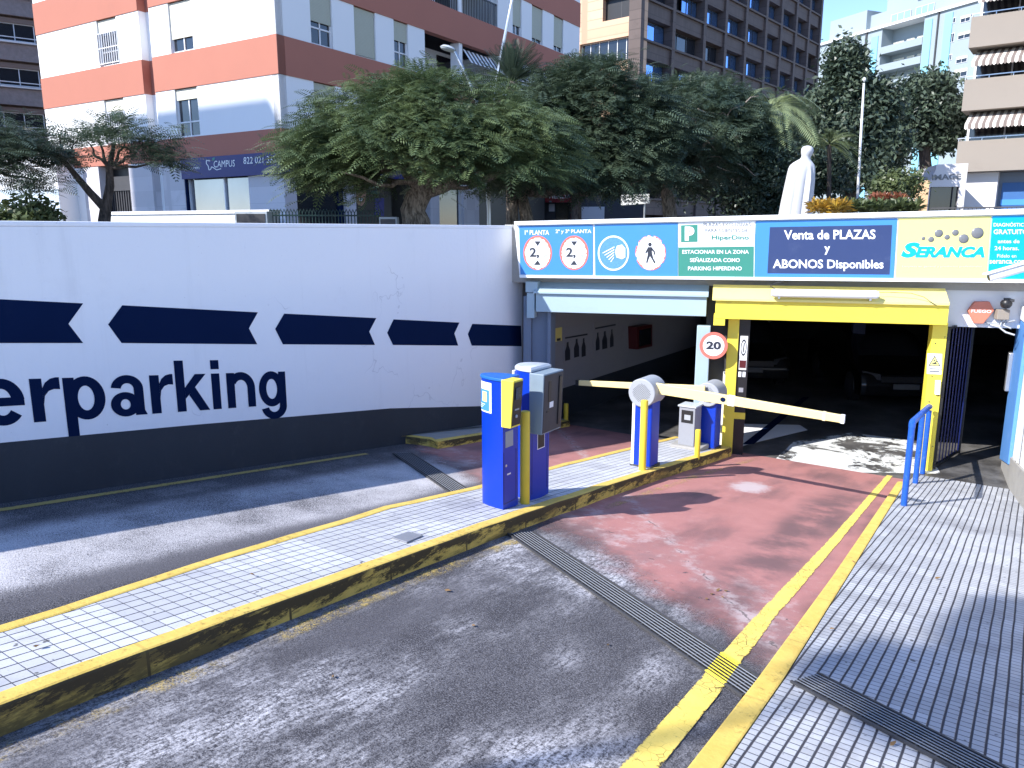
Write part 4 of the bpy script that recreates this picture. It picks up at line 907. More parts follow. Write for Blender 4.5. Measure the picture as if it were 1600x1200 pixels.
# second, larger machine
gf = on_isl(857, 773); d2 = .36; g = (gf[0]-d2, gf[1], gf[2]-SL*d2); P_ = ruv(*g)
t = thing('pay_machine', 'larger blue machine with pale grey rounded top and deep card reader', 'ticket machine', P_, RZ, 'ticket machines on the island')
h2 = atY(836,577,P_.y).z - g[2]; w2_ = .27; r2_ = .13
mb = MB(); mb.prism(dplan(w2_,d2,0,2.4), -.03, h2-.03); mb.build('body', M['blue'], t, smooth=True)
mb = MB(); base_ = dplan(w2_,d2,.012,2.2)
mb.hexa([(x,y,h2-.03) for x,y in base_], [(x,y,h2-.008) for x,y in base_]); mb.hexa([(x,y,h2-.008) for x,y in base_], [((x+w2_/2)*.86-w2_/2,(y-d2/2)*.86+d2/2,h2+.012) for x,y in base_]); mb.build('lid', M['lightgrey'], t, smooth=True)
mb = MB(); mb.prism([(x,y) for x,y in plan_round(-w2_-.006,-w2_+.03,.06,d2-.06,.015)], .0, h2-.05); mb.build('edge_strip', M['signwhite'], t)
hA = h2-.035; hB = h2-.66
mb = MB(); mb.hexa([(-.005,-.02,hB),(.145,-.02,hB),(.145,d2,hB),(-.005,d2,hB)], [(-.005,-.02,hA),(.17,-.02,hA),(.17,d2,hA),(-.005,d2,hA)]); mb.build('reader_head', M['readergrey'], t, bevel=.008)
def rx(z): return .145 + .025*(z-hB)/(hA-hB)
def face(y0, y1, z0, z1, o0, o1): 
    m_ = MB(); m_.hexa([(rx(z0)+o0,y0,z0),(rx(z0)+o1,y0,z0),(rx(z0)+o1,y1,z0),(rx(z0)+o0,y1,z0)], [(rx(z1)+o0,y0,z1),(rx(z1)+o1,y0,z1),(rx(z1)+o1,y1,z1),(rx(z1)+o0,y1,z1)]); return m_
mb = MB(); mb.box(-.0005,.0022,.03,.034,.05,hB-.03); mb.box(-.0005,.0022,d2-.04,d2-.036,.05,hB-.03); mb.build('door_seam', M['black'], t)
scr = face(-.005,d2-.01,hB+.015,hA-.015,-.002,.006).build('reader_face', M['darkgrey'], t, bevel=.003)
face(.07,.12,hA-.30,hA-.08,.004,.010).build('slot', M['black'], scr); face(.05,.085,hA-.40,hA-.385,.004,.012).build('slot', M['black'], scr)
face(.10,.17,hA-.36,hA-.30,.004,.010).build('label_plate', M['signwhite'], scr)
face(d2-.10,d2-.05,hB+.06,hA-.05,.004,.02).build('handle', M['black'], scr, bevel=.006)
mb = MB(); mb.box(-.001,.003,.13,.27,hB-.21,hB-.02); q_ = mb.build('notice', M['signwhite'], t)
mb = MB(); mb.box(.002,.005,.14,.26,hB-.20,hB-.03); mb.build('notice_field', M['black'], q_)

# yellow guard posts
def guard(label, x, ybase, ytop, r=.045, dz=.152, group='yellow guard posts on the island'):
    g = G(x, ybase, dz); P = ruv(*g); h = atY(x, ytop, P.y).z - g[2]
    mb = MB(); mb.lathe([(r,-.03),(r,h-.015),(r*.9,h-.004),(r*.5,h)], 18)
    o = mb.build('guard_post', M['guard'], None, smooth=True); o.location = P; o.rotation_euler = (0,0,RZ)
    tag(o, label, 'bollard', group)
def guardmat():
    n = NB('rust_stained_yellow'); col = n.mix(n.noise(6), (.66,.46,.03), (.80,.60,.06))
    return n.fin(n.mix(n.math('MULTIPLY', n.ramp(n.noise(7, 7, .75, n.mapv((1,1,.4))), .60, .72), .8), col, (.22,.10,.03)), .5)
M['guard'] = guardmat()
guard('tall rusty yellow guard post between the two ticket machines', 820, 786, 642, .05)
guard('yellow guard post in front of the round headed barrier', 1003.5, 734, 625, .047)
guard('short yellow guard post beside the grey reader cabinet', 1089, 714, 671, .04)
guard('yellow guard post in the shade behind the card reader', 884, 664, 630, .045, 0)

# barriers
def barrier(label, x, yb, yhead, armto_px, arm_side, rot=0, head_r=.19, dz=.152, armlen=3.0, drop=0.0, headl=.24, w=.27):
    g = G(x, yb, dz); P = ruv(*g); t = thing('barrier', label, 'barrier', P, RZ, 'boom barriers on the island')
    zh = atY(x, yhead, P.y).z - g[2]
    mb = MB(); mb.prism(plan_round(-w/2,w/2,-.12,.14,.05), -.03, zh-.05); mb.build('cabinet', M['blue'], t, smooth=True)
    mb = MB(); mb.box(-w/2-.012, -w/2+.03, -.125, .06, -.03, zh-.05); mb.build('edge_strip', M['signwhite'], t, bevel=.006)
    mb = MB(); mb.box(-w/2-.02, w/2+.02, -.14, .16, -.03, .03); mb.build('foot_plate', M['darkgrey'], t, bevel=.005)
    mb = MB(); n = 36
    mb.prism([(.0+head_r*math.cos(2*math.pi*k/n), zh+head_r*math.sin(2*math.pi*k/n)) for k in range(n)], -.17, .20, 'y'); hd = mb.build('head', M['grey'], t, bevel=.012, smooth=True)
    mb = MB()
    for i in range(-6, 7):
        for j in range(-6, 7):
            px_, pz_ = (i+j)*.0125, (i-j)*.0125
            if px_*px_+pz_*pz_ < (head_r*.66)**2: mb.prism([(px_+.0048*math.cos(a_*math.pi/3), zh+pz_+.0048*math.sin(a_*math.pi/3)) for a_ in range(6)], -.173, -.169, 'y')
    mb.build('vent_holes', M['black'], hd)
    return t, zh
t, zh = barrier('front boom barrier with its yellow arm lowered across the right lane', 1007, 727, 611, None, 1)
M['arm'] = paint('cream_barrier_arm', (.80,.66,.30), .45, .08, 3, .2, (.6,.55,.4))
M['armband'] = paint('arm_reflector_band', (.78,.66,.42), .5, .1, 6, .2)
dirA = Vector((1,.0,0)); base = Vector((.10,-.0,zh))
# arm end sighted on a vertical plane square to the road
P0 = ruv(*G(1007,727,.152)); mA = Matrix.Translation(P0) @ Matrix.Rotation(RZ,4,'Z'); inv = mA.inverted()
def sq(x, y, uloc):                      # where a sight line meets the local plane y = uloc
    r = Vector(ray(x, y)); o_ = inv @ Vector((0,0,EYE)); d_ = inv.to_3x3() @ r
    return o_ + d_ * ((uloc - o_.y)/d_.y)
e = sq(1319, 655, -.02)
s0 = sq(1036, 610, -.02)
def arm(mb, A, B, h0, h1, w): 
    d = (B-A).normalized(); up = Vector((-d.z*0,0,1))
    mb.hexa([A+Vector((0,-w,-h0)),A+Vector((0,w,-h0)),B+Vector((0,w,-h1)),B+Vector((0,-w,-h1))], [A+Vector((0,-w,h0)),A+Vector((0,w,h0)),B+Vector((0,w,h1)),B+Vector((0,-w,h1))])
mb = MB(); arm(mb, Vector((.12,-.02,s0.z+.02)), e, .070, .045, .025); am = mb.build('arm', M['arm'], t, bevel=.006)
for f0, f1, mt in ((.985,1.002,M['signwhite']), (.90,.915,M['armband']), (.42,.455,M['signwhite'])):
    A = Vector((.12,-.02,s0.z+.02)); a_, b_ = A+(e-A)*f0, A+(e-A)*f1; h_ = .070+(.045-.070)*f0+.003
    mb = MB(); arm(mb, a_, b_, h_, h_, .028); mb.build('arm_band', mt, am)
a_ = A+(e-A)*.395; mb = MB(); disc_on(mb, a_.x, -a_.z, .035, .03, lambda x, y: (x, -.047, -y), n=16); mb.build('arm_badge', M['navy'], am, recalc=False)
t, zh = barrier('rear boom barrier beside the pillar with its arm across the left lane', 1107, 699, 614, None, -1)
P0 = ruv(*G(1107,699,.152)); mA = Matrix.Translation(P0) @ Matrix.Rotation(RZ,4,'Z'); inv = mA.inverted()
e = sq(905, 598, -.23); s0 = sq(1090, 607, -.23)
mb = MB(); A = Vector((-.02,-.23,s0.z)); arm(mb, A, e, .06, .045, .022); am = mb.build('arm', M['arm'], t, bevel=.006)
mb = MB(); arm(mb, e, e+(e-A)*.025, .05, .05, .03); mb.build('arm_tip', M['black'], am)
mb = MB(); mb.tube([(0,-.16,zh),(0,-.26,zh)], .05, 12); mb.build('pivot', M['grey'], am)

# grey reader cabinet on a concrete base
g = on_isl(1076, 699); t = thing('reader_cabinet', 'small grey cabinet with a dark window on a concrete base', 'cabinet', ruv(*g), RZ)
P = ruv(*g); hC = atY(1076, 634, P.y).z - g[2]
mb = MB(); mb.box(-.24,.26,-.20,.2,-.05,.06); mb.build('base', M['concrete'], t, bevel=.015)
mb = MB(); mb.box(-.13,.13,-.13,.13,.06,hC); mb.build('cabinet', M['cabgrey'], t, bevel=.008)
mb = MB(); mb.box(-.15,.15,-.15,.15,hC,hC+.025); mb.build('roof_plate', M['lightgrey'], t, bevel=.005)
mb = MB(); mb.box(-.09,.10,-.134,-.129,hC-.25,hC-.05); w2 = mb.build('window', M['black'], t)
mb = MB(); mb.box(-.04,.06,-.137,-.133,hC-.20,hC-.12); mb.build('lens', M['grey'], w2)
# cover plate on the island
mb = MB(); P = [G(x,y,.15) for x,y in ((612,841),(638,832),(661,838),(636,849))]
g0 = P[0]; mb.hexa([(v-g0[1],u-g0[0],z-g0[2]+.0) for u,v,z in P], [(v-g0[1],u-g0[0],z-g0[2]+.012) for u,v,z in P])
o = mb.build('cover_plate', paint('cover_steel', (.22,.23,.26), .5, .2, 12, .3), None, bevel=.004); o.location = ruv(*g0); o.rotation_euler = (0,0,RZ)
tag(o, 'small grey metal cover plate set in the island tiles', 'cover plate')

# ------------------------------------------------------------------ inside: posters, cabinet, cars
def inner(x, y, off): u, z = onV(x, y, VW-.02+off); return (off, u, z)
def poster(name, label, px, ink, mat=None):
    t = thing(name, label, 'poster', ruv(0,VW-.02,0), RZ, 'posters on the garage side wall')
    mb = MB(); P = [inner(x,y,.004) for x,y in px]; mb.hexa([(0.001,b,c) for a,b,c in P], [(.006,b,c) for a,b,c in P]); mb.build('sheet', mat or M['dimwhite'], t)
    mb = MB(); ink(mb, lambda x, y: inner(x, y, .009)); mb.build('print', M['signink'], t, recalc=False)
def bottles(xs, y0, y1):
    def f(mb, p):
        for x, dy, w in xs:
            poly_on(mb, [(x-w,y1+dy),(x-w*1.05,y0+14+dy),(x-w*.4,y0+6+dy),(x-w*.35,y0+dy),(x+w*.35,y0+dy-1),(x+w*.4,y0+5+dy),(x+w*.95,y0+12+dy),(x+w,y1+dy-2)], p)
        x0, x1 = xs[0][0]-4, xs[-1][0]+6
        poly_on(mb, [(x0,y0-8),(x1,y0-14),(x1,y0-11.5),(x0,y0-5.5)], p)
    return f
poster('poster', 'poster of three bottle shapes on the garage side wall', [(880,512),(922,503),(922,558),(881,568)], bottles([(887,0,4),(901,-5,4),(912,-6,3.2)], 535, 564))
poster('poster', 'poster of dark figures farther along the garage side wall', [(927,505),(962,498),(962,545),(928,553)], bottles([(934,0,3),(945,-2,4),(956,-5,2.8)], 520, 548))
poster('safety_notice', 'small yellow topped notice nearest the entrance jamb', [(868,513),(878,511),(878,532),(868,534)], lambda mb, p: poly_on(mb, [(870,529),(876,528),(876,532),(870,533)], p), M['yellowP'])
t = thing('fire_cabinet', 'dark red fire hose cabinet on the dim garage wall', 'cabinet', ruv(0,VW-.02,0), RZ)
P = [inner(x,y,.0) for x,y in ((981,510),(1006,506),(1006,540),(982,545))]
mb = MB(); mb.hexa([(0,b,c) for a,b,c in P], [(.22,b,c) for a,b,c in P]); mb.build('case', M['darkred'] if 'darkred' in M else M['red'], t, bevel=.01)
mb = MB(); P = [inner(x,y,.0) for x,y in ((985,515),(1003,511),(1003,536),(985,540))]; mb.hexa([(.221,b,c) for a,b,c in P], [(.226,b,c) for a,b,c in P]); mb.build('door_pane', M['glass'], t)
def car(label, p, rz, col):
    t = thing('parked_car', label, 'car', p, rz, 'cars parked inside the garage')
    m = paint('car_paint_dark', col, .25, .05, 2, spec=.6)
    # nose towards -y; side profile (y,z) swept across with tumblehome
    prof = [(-2.1,.25),(-2.15,.5),(-2.05,.72),(-1.2,.92),(-.45,1.38),(.2,1.46),(1.2,1.42),(1.9,1.0),(2.1,.85),(2.1,.3)]
    mb = MB(); secs = [(-.88,.0),(-.84,.04),(.84,.04),(.88,0)]
    rings = []
    for x, gr in ((-.88,0),(-.8,1),(.8,1),(.88,0)):
        ring = []
        for y, z in prof:
            tl = max(0, (z-.9))*.28
            ring.append((x*(1-tl), y*(.985 if gr == 0 else 1), z if gr else .3+(z-.3)*.97))
        rings.append(ring)
    n = len(prof)
    for r0, r1 in zip(rings[:-1], rings[1:]): mb.add(list(r0)+list(r1), [(i,(i+1)%n,n+(i+1)%n,n+i) for i in range(n)])
    mb.add(rings[0], [tuple(range(n))]); mb.add(rings[-1], [tuple(range(n))[::-1]])
    mb.build('body', m, t, bevel=.03, smooth=True)
    mb = MB(); mb.quad((-.66,-1.13,.97),(.66,-1.13,.97),(.58,-.50,1.36),(-.58,-.50,1.36)); mb.build('windscreen', M['glass'], t, recalc=False)
    for s in (-1, 1):
        mb = MB(); mb.hexa([(s*.50,-2.13,.60),(s*.83,-2.02,.62),(s*.83,-1.9,.62),(s*.50,-2.0,.60)], [(s*.52,-2.12,.72),(s*.83,-1.98,.76),(s*.83,-1.9,.76),(s*.52,-2.0,.72)]); mb.build('headlight', M['darkgrey'], t)
        for y in (-1.35, 1.3):
            mb = MB(); k = 18; mb.prism([(y+.32*math.cos(2*math.pi*q/k), .32+.32*math.sin(2*math.pi*q/k)) for q in range(k)], s*.72, s*.895, 'x'); w = mb.build('wheel', M['black'], t, bevel=.02)
            mb = MB(); mb.prism([(y+.2*math.cos(2*math.pi*q/k), .32+.2*math.sin(2*math.pi*q/k)) for q in range(k)], s*.89, s*.90, 'x'); mb.build('rim', M['darkgrey'], w)
    mb = MB(); mb.box(-.26,.26,-2.17,-2.15,.42,.53); mb.build('number_plate', M['dimplate'], t)
    mb = MB(); mb.box(-.5,.5,-2.155,-2.14,.56,.68); mb.build('grille', M['black'], t)
    return t
p = atY(1422,588,15.6); car('dark car parked facing out near the right post', (p.x+.2, p.y+2.2, ZF), math.radians(-6), (.006,.006,.007))
p = atY(1185,557,17.6); car('dark car parked deep inside behind the left post', (p.x+.1, p.y+2.2, ZF), math.radians(-6), (.007,.007,.008))

# ------------------------------------------------------------------ buildings behind the wall
def FT(root, D):
    """facade frame of a building: x along the face, y outwards, z world height"""
    D = Vector((D[0], D[1], 0)).normalized(); O = Vector((D.y, -D.x, 0))
    c = Vector((root.location.x, root.location.y, 0))
    if O.dot(-c) < 0: O = -O
    return Matrix(((D.x,O.x,0,0),(D.y,O.y,0,0),(0,0,1,-root.location.z),(0,0,0,1)))
def bbox(root, T, name, mat, boxes, parent=None, each=False, **k):
    if each: return [bbox(root, T, name, mat, [b], parent, **k) for b in boxes]
    mb = MB(T)
    for b in boxes: mb.box(*b)
    return mb.build(name, mat, parent or root, **k)
def window(root, T, a0, a1, z0, z1, drop=.35, sash=2, mats=('frame','glass','shutter'), rec=-.16, bars=False, lower=0.0):
    w = a1-a0; h = z1-z0; fr = []
    fr += [(a0,a0+.05,rec,rec+.06,z0,z1),(a1-.05,a1,rec,rec+.06,z0,z1),(a0+.05,a1-.05,rec,rec+.06,z0,z0+.05),(a0+.05,a1-.05,rec,rec+.06,z1-.05,z1)]
    for k in range(1, sash): x = a0+w*k/sash; fr.append((x-.025,x+.025,rec+.002,rec+.058,z0+.05,z1-.05))
    if lower: fr.append((a0+.05,a1-.05,rec+.002,rec+.058,z0+h*lower,z0+h*lower+.05))
    f = bbox(root, T, 'window', M[mats[0]], fr)
    bbox(root, T, 'pane', M[mats[1]], [(a0+.03,a1-.03,rec+.01,rec+.025,z0+.02,z1-.02)], f)
    if drop > 0: bbox(root, T, 'shutter', M[mats[2]], [(a0+.02,a1-.02,rec+.065,rec+.10,z1-h*drop,z1-.001)], f)
    if bars:
        n = max(4, int(w/.13)); bs = [(a0+w*k/n-.012,a0+w*k/n+.012,.0,.03,z0+.05,z0+h*.72) for k in range(n+1)] + [(a0,a1,.0,.025,z0+h*q,z0+h*q+.03) for q in (.04,.38,.70)]
        bbox(root, T, 'window_bars', M['frame'], bs, f)
    return f
# ---- white block with terracotta bands
Cw = atY(437,150,26); bw = thing('white_apartment_block', 'white apartment block with terracotta bands above a dental shop', 'building', (Cw.x,Cw.y,ZP))
DL = (-.85,.527); DR = (.527,.85)
TL, TR = FT(bw, DL), FT(bw, DR); pfL, pfR = plane(Cw, DL), plane(Cw, DR)
zc = lambda y: atY(437,y,26).z
b0, b1, l0, l1 = zc(53), zc(115), zc(200), zc(238)
hb = b0-b1; hw = b1-l0; pit = hb+hw
LL = pfL(64,120)[0]; LRt = pfR(905,100)[0]
aw = lambda pf, x0, x1, y: tuple(sorted((pf(x0,y)[0], pf(x1,y)[0])))
opL = [aw(pfL,264,300,40), aw(pfL,153,184,65)]
notch = aw(pfL,219,236,60)
W1, W2, W3 = aw(pfR,485,519,30), aw(pfR,554,587,55), aw(pfR,616,638,75)
BA = (pfR(664,85)[0], pfR(778,28)[0]); W5, W6, W7 = aw(pfR,801,815,40), aw(pfR,831,848,53), aw(pfR,865,880,68)
opR = [W1,W2,W3,BA,W5,W6,W7]
NF = 5
floors = [(l0 + pit*k, l0 + pit*k + hw) for k in range(NF)]
bands = [(l1, l0)] + [(f1, f1+hb) for f0, f1 in floors]
walls = []; wallsR = []; tb = []; tbR = []
def split(L, ops):
    xs = 0; out = []
    for a, b in sorted(ops): out.append((xs, a)); xs = b
    out.append((xs, L)); return [q for q in out if q[1]-q[0] > .02]
for f0, f1 in floors:
    walls += [(a,b,-.3,0,f0,f1) for a,b in split(LL, opL+[notch])]
    wallsR += [(a,b,-.3,0,f0,f1) for a,b in split(LRt, opR)]
for z0, z1 in bands:
    for a, b in split(LL, [notch]): tb.append((a-(.03 if a == 0 else 0),b,-.3,.03,z0,z1))
    tbR.append((.0,LRt,-.3,.03,z0,z1))
zt = bands[-1][1]
nz = [(notch[0]-.1,notch[1]+.1,-.75,-.302,ZP,zt-.02)]
bbox(bw, TL, 'wall', M['bwhite'], walls+nz, each=True); bbox(bw, TR, 'wall', M['bwhite'], wallsR, each=True)
tbn = [(notch[0]+.001,notch[1]-.001,-.31,-.29,z0,z1) for z0,z1 in bands]
bbox(bw, TL, 'terracotta_band', M['terracotta'], tb+tbn); bbox(bw, TR, 'terracotta_band', M['terracotta'], tbR)
bbox(bw, TL, 'core', M['black'], [(.6,LL-.3,-6,-.9,ZP,zt-.3)])
bbox(bw, TR, 'core', M['black'], [(.8,LRt-.3,-6,-1.9,ZP,zt-.3)])
bbox(bw, TL, 'roof', M['concrete'], [(.1,LL-.1,-12,-.31,zt-.35,zt-.1)])
rw = random.Random(4)
for k, (f0, f1) in enumerate(floors):
    for i, (a, b) in enumerate(opL): window(bw, TL, a, b, f0+.02, f1-.02, .25 if i else (.72 if k == 1 else .22), 2, ('frame','glass','shutterW'), bars=(i == 1), lower=.3)
    for i, (a, b) in enumerate(opR):
        if (a, b) == BA: continue
        d = {(0,1):.55,(1,1):.97,(2,1):.42,(0,0):.40,(4,2):.75,(5,2):.88,(6,2):.85}.get((i,k), rw.choice((.3,.5,.8,.95)))
        window(bw, TR, a, b, f0+.02, f1-.02, d, 2, lower=.32)
# balconies
for k, (f0, f1) in enumerate(floors):
    a, b = BA; m_ = a+(b-a)*.47
    bal = bbox(bw, TR, 'balcony', M['bwhite'], [(a-.1,b+.1,-1.9,-1.8,f0,f1), (a,a+.12,-1.8,-.3,f0,f1), (b-.12,b,-1.8,-.3,f0,f1), (m_-.12,m_+.12,-.5,-.05,f0,f1)])
    bbox(bw, TR, 'balcony_slab', M['bwhite'], [(a,b,-1.8,-.02,f0-.1,f0+.02)], bal)
    bars = []
    if k >= 2 or k == 1:
        n = 44
        bars = [(a+(b-a)*q/n-.012,a+(b-a)*q/n+.012,-.10,-.07,f0,f0+.95) for q in range(n+1)] + [(a,b,-.11,-.06,f0+.92,f0+.98)]
        if k != 1: bbox(bw, TR, 'railing', M['black'], bars, bal)
    bbox(bw, TR, 'balcony_door', M['glass'], [(a+.5,a+1.5,-1.795,-1.77,f0+.05,f0+2.0*hw/2.1), (m_+.6,m_+1.7,-1.795,-1.77,f0+.05,f0+1.9*hw/2.1)], bal, each=True)
# striped awning in the lower balcony
mb = MB(TR); a, b = BA; f0, f1 = floors[1]; m_ = a+(b-a)*.5
for q in range(14):
    x0 = m_+.2+(b-m_-.4)*q/14; x1 = m_+.2+(b-m_-.4)*(q+1)/14
    mb.quad((x0,-.2,f1-.15),(x1,-.2,f1-.15),(x1,.25,f1-.75),(x0,.25,f1-.75), q % 2)
mb.build('awning', [M['white'], M['darkgrey']], bw, recalc=False)
# ground floor
gz1 = l1-.02; sg0 = zc(272); stone = paint('pale_stone_cladding', (.50,.48,.50), .6, .08, .7, .1)
def tilewall(name, c, sx, sz, g=.02, dark=.6):
    n = NB(name); x, y, z = n.xyz(); h = n.math('ADD', n.math('MULTIPLY', x, .8), n.math('MULTIPLY', y, 1.05))
    fx = n.math('ABSOLUTE', n.math('SUBTRACT', n.math('FRACT', n.math('DIVIDE', h, sx)), .5)); fz = n.math('ABSOLUTE', n.math('SUBTRACT', n.math('FRACT', n.math('DIVIDE', z, sz)), .5))
    m_ = n.ramp(n.math('MAXIMUM', fx, fz), .5-g*2, .5-g)
    cmb = n.N.new('ShaderNodeCombineXYZ'); n.set(cmb.inputs[0], n.math('FLOOR', n.math('DIVIDE', h, sx))); n.set(cmb.inputs[1], n.math('FLOOR', n.math('DIVIDE', z, sz)))
    wn_ = n.N.new('ShaderNodeTexWhiteNoise'); n.L.new(cmb.outputs[0], wn_.inputs[0])
    col = n.mix(wn_.outputs[0], dk(c, .88), dk(c, 1.08)); col = n.mix(n.ramp(n.noise(.6, 5, .7), .5, .75), col, dk(c, .75))
    return n.fin(n.mix(m_, col, dk(c, dark)), .7)
stone = tilewall('pale_stone_cladding', (.55,.53,.55), .8, .55, .01, .85)
bbox(bw, TL, 'stone_base', stone, [(0,pfL(390,300)[0],-.3,.02,ZP,sg0), (pfL(290,300)[0],notch[0],-.3,.02,ZP,gz1), (notch[1],pfL(205,300)[0],-.3,.02,ZP,gz1), (pfL(158,300)[0],pfL(133,300)[0],-.3,.02,ZP,gz1)], each=True)
bbox(bw, TL, 'end_wall', M['bwhite'], [(pfL(133,300)[0],LL,-.3,.0,ZP,gz1)])
a0, a1 = pfL(388,300)[0], pfL(292,300)[0]
w_ = bbox(bw, TL, 'shop_window', M['frame'], [(a0,a0+.06,-.2,-.1,ZP,sg0),(a1-.06,a1,-.2,-.1,ZP,sg0),(a0+(a1-a0)*.4,a0+(a1-a0)*.4+.05,-.2,-.1,ZP,sg0)])
M['mirrorglass'] = paint('reflecting_shop_glass', (.30,.31,.34), .04, .3, .5, spec=1, metal=.6)
bbox(bw, TL, 'pane', M['mirrorglass'], [(a0,a1,-.19,-.17,ZP,sg0)], w_)
bbox(bw, TL, 'door_frame', M['navy'], [(a1,a1+.35,-.25,.0,ZP,sg0)])
a0, a1 = pfL(204,300)[0], pfL(159,300)[0]
g_ = bbox(bw, TL, 'garage_gate', M['black'], [(a0,a1,-.6,-.5,ZP,gz1)])
bbox(bw, TL, 'gate_bars', M['darkgrey'], [(a0+(a1-a0)*q/12-.03,a0+(a1-a0)*q/12+.03,-.45,-.4,ZP,ZP+1.8) for q in range(13)]+[(a0,a1,-.4,-.36,ZP+1.75,ZP+2.3)], g_)
# blue shop sign
M['shopblue'] = paint('shop_sign_blue', (.006,.012,.13), .4, .06)
sL = pfL(288,262)[0]
sg = bbox(bw, TL, 'shop_sign', M['shopblue'], [(-.10,sL,.031,.14,sg0,l1+.02)])
sgR = bbox(bw, TR, 'shop_sign', M['shopblue'], [(.0,BA[0],.031,.10,sg0,l1+.02)])
def onface(T, pf, out): return lambda x, y: (lambda q: tuple(T @ Vector((q[0], out, q[1]))))(pf(x, y))
p = onface(TL, pfL, .147)
for q in (('CAMPUS', p, 356, 261.5, 33, 10.5, .0), ('822 021 333', p, 411, 255.5, 50, 10.5, .0), ('clinicacampus.com', p, 290, 268, 54, 7.5, 0)):
    mb = MB(); text_on(mb, *q, slope=-.05); mb.build('lettering', M['signwhite'], sg, recalc=False)
mb = MB()
pts = [(334,252),(328,251),(328,256),(331,260),(332,266),(335,265),(336,261),(340,263),(344,266),(351,264)]
for (xa,ya),(xb,yb) in zip(pts[:-1],pts[1:]):
    L_ = math.hypot(xb-xa,yb-ya); nx, ny = -(yb-ya)/L_*.55, (xb-xa)/L_*.55
    poly_on(mb, [(xa+nx,ya+ny),(xb+nx,yb+ny),(xb-nx,yb-ny),(xa-nx,ya-ny)], p)
mb.build('tooth_logo', M['signwhite'], sg, recalc=False)
mb = MB(); poly_on(mb, [(337,248),(341,246),(341,250),(338,252)], p); mb.build('logo_leaf', M['signteal'], sg, recalc=False)
# right side ground floor: piers, glass, poster
rp_ = lambda x, y=320: pfR(x, y)[0]
bbox(bw, TR, 'stone_base', stone, [(0,rp_(464),-.3,.02,ZP,sg0),(rp_(540),rp_(556),-.3,.02,ZP,sg0),(rp_(672),rp_(686),-.3,.02,ZP,gz1),(rp_(724),rp_(748),-.3,.02,ZP,gz1)], each=True)
w_ = bbox(bw, TR, 'shop_window', M['navy'], [(rp_(464),rp_(467),-.2,-.1,ZP,sg0),(rp_(532),rp_(540),-.2,-.1,ZP,sg0)])
bbox(bw, TR, 'pane', M['glassG'] if 'glassG' in M else M['glass'], [(rp_(466),rp_(534),-.19,-.17,ZP,sg0)], w_)
w_ = bbox(bw, TR, 'shop_window', M['frame'], [(rp_(686),rp_(688),-.2,-.1,ZP,gz1),(rp_(721),rp_(724),-.2,-.1,ZP,gz1)])
bbox(bw, TR, 'pane', M['glass'], [(rp_(687),rp_(722),-.19,-.17,ZP,gz1)], w_)
ps = bbox(bw, TR, 'poster_panel', M['black'], [(rp_(556),rp_(604),-.15,-.1,ZP,sg0)])
p = onface(TR, pfR, -.094)
M['skin'] = paint('printed_skin', (.34,.17,.11), .5, .15, 3)
mb = MB(); disc_on(mb, 566.5, 304, 8.2, 18, p); mb.build('printed_face', M['skin'], ps, recalc=False)
p2 = onface(TR, pfR, -.090)
mb = MB(); disc_on(mb, 563.3, 300, 1.5, 1.3, p2, n=10); disc_on(mb, 570, 299.5, 1.5, 1.3, p2, n=10); poly_on(mb, [(558,292),(563,287),(571,287),(575,294),(575,284),(566,280),(558,284)], p2); poly_on(mb, [(560.5,297),(565,296.5),(565,297.5),(560.5,298.2)], p2); poly_on(mb, [(568,296.5),(572.5,296),(572.5,297),(568,297.5)], p2); poly_on(mb, [(566,302),(567.5,307),(565.2,307)], p2); mb.build('printed_features', M['black'], ps, recalc=False)
mb = MB(); poly_on(mb, [(561.5,310),(571,309),(567,315.5)], p2)
mb.build('printed_smile', M['signwhite'], ps, recalc=False)
mb = MB(); text_on(mb, 'CONSIGUE', p2, 588.5, 289, 22, 5); text_on(mb, 'TU MEJOR', p2, 588.5, 296, 21, 5); text_on(mb, 'SONRISA', p2, 587, 303, 19, 5); mb.build('lettering', M['signteal'], ps, recalc=False)
mb = MB(); poly_on(mb, [(588,310),(603,309.5),(603,338),(588,338)], p2); mb.build('printed_blue_box', M['shopblue'], ps, recalc=False)
mb = MB(); poly_on(mb, [(480,318),(463,316),(463,340),(530,340),(515,330),(495,320)], onface(TR, pfR, -.16)) ; 

# ---- plain low white building to its left
P = atY(92,300,31.5); t = thing('low_white_building', 'plain low white wall of a building left of the terracotta block', 'building', (P.x,P.y,ZP))
T = FT(t, (-.97,.24)); zz1 = atY(60,243,31.5).z
bbox(t, T, 'wall', M['bwhite'], [(0,22,-8,0,ZP,zz1)]); bbox(t, T, 'roof', M['concrete'], [(-.05,22.05,-8.05,.05,zz1,zz1+.15)])
bbox(t, T, 'base_band', M['palewall'], [(0,22,.001,.03,ZP,atY(60,296,31.5).z)])
